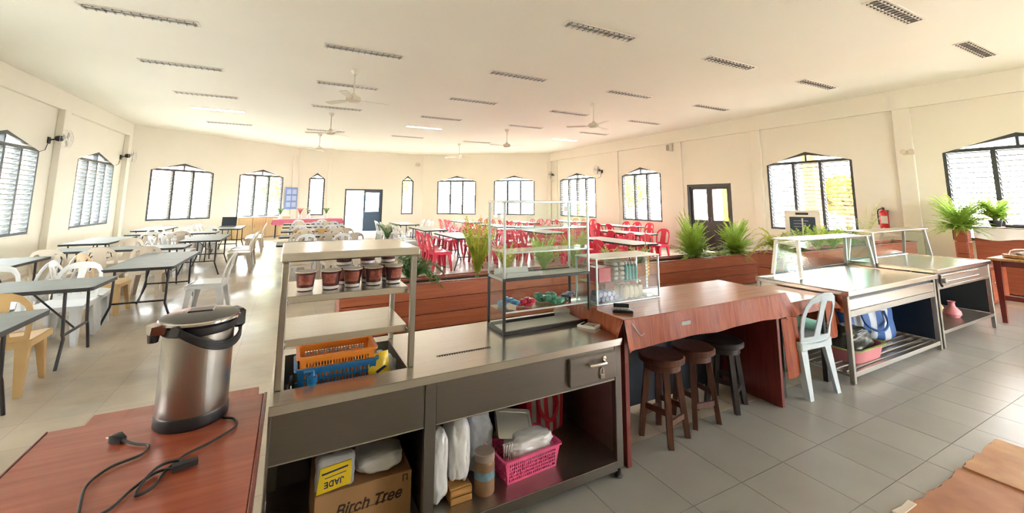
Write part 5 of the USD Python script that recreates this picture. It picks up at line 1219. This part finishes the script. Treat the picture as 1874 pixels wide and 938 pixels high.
# on their shelves
t = thing('pink_basin', 'pink plastic basin with pale rim on the slatted shelf', 'basin', (5.03, 2.27, .0905))
bl = [rr(-.24, .24, -.15, .15, .06), rr(-.27, .27, -.18, .18, .07)]
def basin(L, W_, h, th=.005):
    V = []; n = 48; F = []
    for (sc, z_) in ((.86, 0), (.88, .004), (1., h), (.97, h), (.85, .01), (.0, .01)):
        for k in range(n):
            a = 2 * PI * k / n; c, s = math.cos(a), math.sin(a); V.append((L / 2 * sc * np.sign(c) * abs(c) ** .5, W_ / 2 * sc * np.sign(s) * abs(s) ** .5, z_))
    for r in range(5):
        for k in range(n):
            k2 = (k + 1) % n; F += [(r * n + k, r * n + k2, (r + 1) * n + k2), (r * n + k, (r + 1) * n + k2, (r + 1) * n + k)]
    V.append((0, 0, 0)); F += [(len(V) - 1, (k + 1) % n, k) for k in range(n)]
    m = tm(V, F); trimesh.repair.fix_normals(m); return m
part(t, 'basin', basin(.62, .36, .125), 'rose_plastic')
part(t, 'rim', mv(ext(rr(-.32, .32, -.19, .19, .09).difference(rr(-.30, .30, -.17, .17, .08)), .008), 0, 0, .121), 'foliage_pale', smooth=False)
single('rubbish_bag', bag(5.0, 2.28, .103, .46, .26, .26, 71, .22, 4), 'olive_bag', 'dark olive plastic bag heaped in the pink basin', 'bag')
striped_bag('blue and white striped shopping bag on the slatted shelf', 5.78, 2.48, .0905, .62, .28, .42, 7, 'blue_cloth', 'pale_cloth', 'blue_cloth', -18, 4)
single('green_bag', bag(4.95, 2.66, .0905, .35, .2, .38, 77, .12, 3), 'green_plastic', 'pale green bag at the back of the slatted shelf, left', 'bag')
t = thing('white_bottle', 'white plastic bottle at the back of the slatted shelf', 'bottle', (5.38, 2.60, .0905))
part(t, 'body', lathe([(0, 0), (.055, 0), (.06, .01), (.06, .22), (.04, .27), (.02, .28), (0, .28)], 20), 'white_plastic'); part(t, 'cap', lathe([(0, .28), (.024, .28), (.024, .31), (0, .31)], 14), 'blue_plastic')
single('blue_bag', bag(6.15, 2.62, .0905, .3, .22, .5, 81, .15, 3), 'film_blue', 'dark blue bag at the right end of the slatted shelf', 'bag')
for i, (x, mt, w_, lb) in enumerate(((6.62, 'label_white', .20, 'white board leaning inside the right steel stand'), (7.05, 'tray_wood', .10, 'brown wooden board leaning inside the right steel stand, left'), (7.45, 'cardboard', .26, 'wide brown board leaning inside the right steel stand, middle'), (7.72, 'pale_wood', .09, 'pale timber strip leaning inside the right steel stand'))):
    single('leaning_board', hullm([(x, yy + dy, zz_) for (yy, zz_) in ((2.40, .1805), (2.62, .60)) for dy in (0, .015)] + [(x + w_, yy + dy, zz_) for (yy, zz_) in ((2.40, .1805), (2.62, .60)) for dy in (0, .015)]), mt, lb, 'board')
t = thing('terracotta_jug', 'small pinkish clay jug on the lower shelf of the right steel stand', 'jug', (7.42, 2.22, .1805))
part(t, 'jug_body', lathe([(0, 0), (.06, 0), (.085, .04), (.08, .08), (.035, .13), (.03, .17), (.04, .19), (.028, .19), (.02, .15), (0, .14)], 24), 'rose_plastic')
part(t, 'jug_handle', tube(spl([(.03, 0, .165), (.075, 0, .15), (.08, 0, .10), (.07, 0, .07)]), .008, 8), 'rose_plastic')

# ------------------------------------------------------------------ right end: tables, easel, extinguisher
t = thing('wooden_table', 'dark red wooden table at the right edge with food platter on it', 'table', (9.3, 1.55, 0))
part(t, 'tabletop', cb(8.52, 10.1, .95, 2.14, .82, .85, .006), 'tray_wood', w=True)
for x in (8.60, 10.0):
    for y in (1.02, 2.06): part(t, 'leg', hullm([(x - .035, y - .035, .82), (x + .035, y - .035, .82), (x - .035, y + .035, .82), (x + .035, y + .035, .82), (x - .022, y - .022, 0), (x + .022, y - .022, 0), (x - .022, y + .022, 0), (x + .022, y + .022, 0)]), 'mahogany', w=True)
part(t, 'apron', cat([cb(8.585, 8.615, 1.055, 2.025, .74, .82, .002), cb(8.635, 9.965, 2.045, 2.075, .74, .82, .002)]), 'mahogany', w=True)
part(t, 'stretcher', cb(8.585, 8.615, 1.04, 2.04, .30, .36, .003), 'mahogany', w=True)
t = thing('platter', 'round wooden platter of food under a clear dome at the right edge', 'platter', (8.85, 1.84, .8505))
part(t, 'board', lathe([(0, 0), (.20, 0), (.22, .012), (.22, .045), (.205, .05), (.195, .03), (0, .028)], 36), 'tray_wood')
part(t, 'dome', lathe([(.125, .052), (.126, .07), (.11, .115), (.07, .14), (0, .148), (0, .146), (.069, .138), (.108, .113), (.123, .07), (.122, .052)], 32, (-.04, .03, -.02)), 'glass_clear')
for i, (a, b, mt) in enumerate(((-.07, .04, 'food_brown'), (0, .06, 'food_brown'), (-.02, -.03, 'food_red'), (.12, -.05, 'food_red'), (.14, .05, 'food_brown'), (.07, -.12, 'food_brown'))):
    part(t, 'food', bag(a, b, .029, .09, .07, .045, i + 91, .25, 2, .9), mt)
t = thing('sideboard', 'reddish wooden sideboard panel behind the dark red table legs', 'cabinet', (10.2, 2.6, 0))
part(t, 'body', cb(9.05, 10.6, 2.45, 2.9, .03, .58, .005), 'plank_end', w=True)
part(t, 'top', cb(9.02, 10.63, 2.42, 2.93, .58, .605, .004), 'plank_end', w=True)

for a, b, k in ((9.10, 9.80, .64), (9.84, 10.55, .05)):
    dd = part(t, 'door', cb(a, b, 2.438, 2.45, .08, .54, .004), 'planter_wood_0', w=True); sub(dd, 'knob', cb(a + k, a + k + .02, 2.42, 2.438, .34, .36, .004), 'chrome', w=True)
t = thing('serving_counter', 'serving counter draped in white cloth below the right edge window', 'counter', (11.4, 2.0, 0))
part(t, 'body', cb(11.18, 11.85, .6, 2.92, .02, 1.13, .005), 'plank_end', w=True)
part(t, 'top', cb(11.12, 11.87, .55, 2.96, 1.13, 1.16, .004), 'mahogany', w=True)
t = thing('white_cloth', 'white cloth hanging over the front of the serving counter', 'tablecloth', (11.15, 2.0, 1.16))
vs_ = np.linspace(0, 1, 8)
part(t, 'cloth', sheet(lambda a, b: (11.095 - .012 * math.sin(a * 40) * b, .6 + a * 2.3, 1.15 - b * (.20 + .02 * math.sin(a * 23))), np.linspace(0, 1, 60), vs_, .003), 'white_cloth', w=True)
part(t, 'cloth_fold', bx(11.095, 11.16, .6, 2.9, 1.1605, 1.164), 'white_cloth', w=True)
t = thing('dark_tray', 'long dark tray on the white-draped serving counter', 'tray', (11.5, 1.9, 1.1605))
part(t, 'tray', cb(11.3, 11.75, 1.2, 2.55, 1.1605, 1.19, .006), 'dark_metal', w=True); part(t, 'tray_rim', cat([cb(11.3, 11.32, 1.2, 2.55, 1.19, 1.205, .003), cb(11.73, 11.75, 1.2, 2.55, 1.19, 1.205, .003)]), 'dark_metal', w=True)
# easel sign
t = thing('easel_sign', 'wooden framed black menu sign on an easel in front of the right wall window', 'sign', (11.0, 5.75, 0), -62)
part(t, 'frame', mv(rot(xz(ext(rr(-.36, .36, .74, 1.40, .05).difference(sbox(-.26, .80, .26, 1.24)), .03)), -6, (1, 0, 0)), 0, 0, 0), 'sign_frame', smooth=False)
part(t, 'board', rot(xz(ext(sbox(-.26, .80, .26, 1.24), .012), .010), -6, (1, 0, 0)), 'board_black', smooth=False)
part(t, 'clip', rot(cb(-.13, .13, -.012, .0, 1.29, 1.345, .003), -6, (1, 0, 0)), 'dark_metal')
for x in (-.30, .30): part(t, 'leg', rot(cb(x - .02, x + .02, .0, .03, .02, .74, .003), -6, (1, 0, 0)), 'sign_frame')
part(t, 'rear_leg', bar((0, -.10, 1.2), (0, .38, .0), .03), 'sign_frame')
for i in range(3): part(t, 'chalk_line', rot(cb(-.18, .12 - i * .05, .0085, .0098, 1.14 - i * .07, 1.15 - i * .07, .0005), -6, (1, 0, 0)), 'pale_cloth', smooth=False)
# fire extinguisher
ey = 4.44
t = thing('fire_extinguisher', 'red fire extinguisher with white label hanging on the right wall', 'fire extinguisher', (11.76, ey, 1.02))
part(t, 'cylinder', lathe([(0, 0), (.075, 0), (.082, .01), (.082, .33), (.07, .37), (.03, .40), (.025, .42), (0, .42)], 28), 'red_paint')
lb_ = lathe([(.0828, .11), (.0828, .28)], 28); a = np.arctan2(lb_.triangles_center[:, 1], lb_.triangles_center[:, 0]); d_ = np.abs((a - math.radians(200) + PI) % (2 * PI) - PI); lb_.update_faces(d_ < .8); lb_.remove_unreferenced_vertices()
part(t, 'label', lb_, 'label_white', 'white instruction label')
part(t, 'valve', lathe([(0, .42), (.022, .42), (.022, .46), (0, .46)], 14), 'dark_metal')
part(t, 'lever', cat([hullm([(-.015, -.012, .455), (-.015, .012, .455), (-.11, -.01, .475), (-.11, .01, .475), (-.015, -.012, .465), (-.015, .012, .465)]), hullm([(-.015, -.012, .43), (-.015, .012, .43), (-.10, -.01, .43), (-.10, .01, .43), (-.015, -.012, .44), (-.015, .012, .44)])]), 'dark_metal')
part(t, 'hose', tube(spl([(.0, .02, .44), (-.02, .09, .40), (-.01, .105, .28), (-.01, .10, .14), (-.02, .095, .08)]), .011, 8), 'black_rubber')
part(t, 'wall_hook', cb(.06, .17, -.03, .03, .36, .40, .003), 'dark_metal')
# worn board on the floor
t = thing('worn_board', 'worn rust brown sheet lying on the grey floor tiles in the right corner', 'sheet', (3.4, .8, 0))
def worn(x0, x1, y0, y1, z0, th, seed):
    m = refine(cb(x0, x1, y0, y1, z0, z0 + th, .002), .09); v = np.array(m.vertices)
    v[:, 1] += np.where(v[:, 1] > y1 - .02, (meshkit.noise(v * 14 + seed) - .5) * .03, 0); v[:, 2] += np.where(v[:, 2] > z0 + th * .6, meshkit.fbm(v * 7 + seed, 3) * .006, 0); m.vertices = v; return m
part(t, 'sheet', worn(2.45, 3.70, .30, 1.15, .001, .006, 3), 'worn_board', w=True)
part(t, 'sheet', worn(3.69, 4.32, .30, 1.155, .001, .014, 8), 'worn_board_light', 'lighter folded end', w=True)
part(t, 'torn_edge', worn(2.86, 3.04, 1.14, 1.18, .001, .010, 5), 'lid_white', 'pale torn edge', w=True)

# ------------------------------------------------------------------ far left corner
t = thing('wooden_cabinet', 'pale yellow wooden cabinet under the far left window', 'cabinet', (-1.2, 20.4, 0))
f = FR['far_left']
for i in range(4):
    a = LB - 6.05 + i * .6; dd = part(t, 'door', f.put(cb(a + .01, a + .59, .50, .52, .06, .84, .006)), 'pale_wood', w=True); sub(dd, 'handle', f.put(cb(a + (.50 if i % 2 == 0 else .08), a + (.52 if i % 2 == 0 else .10), .52, .54, .42, .54, .004)), 'chrome', w=True)
part(t, 'body', f.put(cb(LB - 6.06, LB - 3.64, .04, .50, .02, .85, .006)), 'pale_wood', w=True)
part(t, 'top', f.put(cb(LB - 6.10, LB - 3.60, .03, .55, .85, .88, .005)), 'label_white', w=True)
part(t, 'plinth', f.put(cb(LB - 6.04, LB - 3.66, .06, .49, .0, .06, .003)), 'mahogany', w=True)
t = thing('laptop', 'open dark laptop on the far end table of the left block', 'laptop', (-1.75, 16.15, .7405), 0)
part(t, 'base', cb(-.2, .2, -.13, .13, 0, .018, .004), 'dark_metal')
part(t, 'screen', rot(cb(-.2, .2, .12, .135, .018, .30, .004), -14, (1, 0, 0), (0, .13, .018)), 'screen'); part(t, 'keyboard', cb(-.17, .17, -.04, .09, .018, .020, .0008), 'grey_plastic')
t = thing('flower_table', 'table under a pink cloth by the narrow left window', 'table', (1.0, 20.6, 0))
for x in (-.55, 1.95):
    for y in (20.32, 20.85): part(t, 'leg', cb(x - .02, x + .02, y - .02, y + .02, 0, .74, .003), 'dark_metal', w=True)
part(t, 'top_board', cb(-.62, 2.02, 20.25, 20.92, .74, .765, .003), 'label_white', w=True)
t2 = thing('pink_cloth', 'pink cloth with white edge draped over the far table', 'tablecloth', (.7, 20.6, .77))
drape(t2, 'cloth', -.65, 2.05, 20.22, 20.95, .772, {'f': .22, 'l': .2, 'r': .2}, 'pink_cloth', 'pink_cloth', .015)
for i, (x, y) in enumerate(((-.4, 20.6), (.35, 20.55), (.7, 20.7), (1.4, 20.6))):
    tt = thing('flower_vase', 'small white vase with leaves on the pink-clothed table, %s from the left' % ('first', 'second', 'third', 'last')[i], 'vase', (x, y, .7725))
    part(tt, 'vase', lathe([(0, 0), (.06, 0), (.08, .08), (.05, .17), (.06, .2), (.05, .2), (.04, .17), (0, .16)], 18), 'white_plastic')
    for k in range(8): part(tt, 'leaf', mv(rot(frond(.30, 1.0, .3, .07, 7, 500 + i * 10 + k, .02), k * 47), 0, 0, .17), 'foliage_dark' if i != 1 else 'red_pack', smooth=False)
single('stake', tube([(5.55, 5.5, PS), (5.55, 5.49, PS + .55)], .008, 6), 'tray_wood', 'thin wooden stake standing in the planter above the small glass case', 'stake')
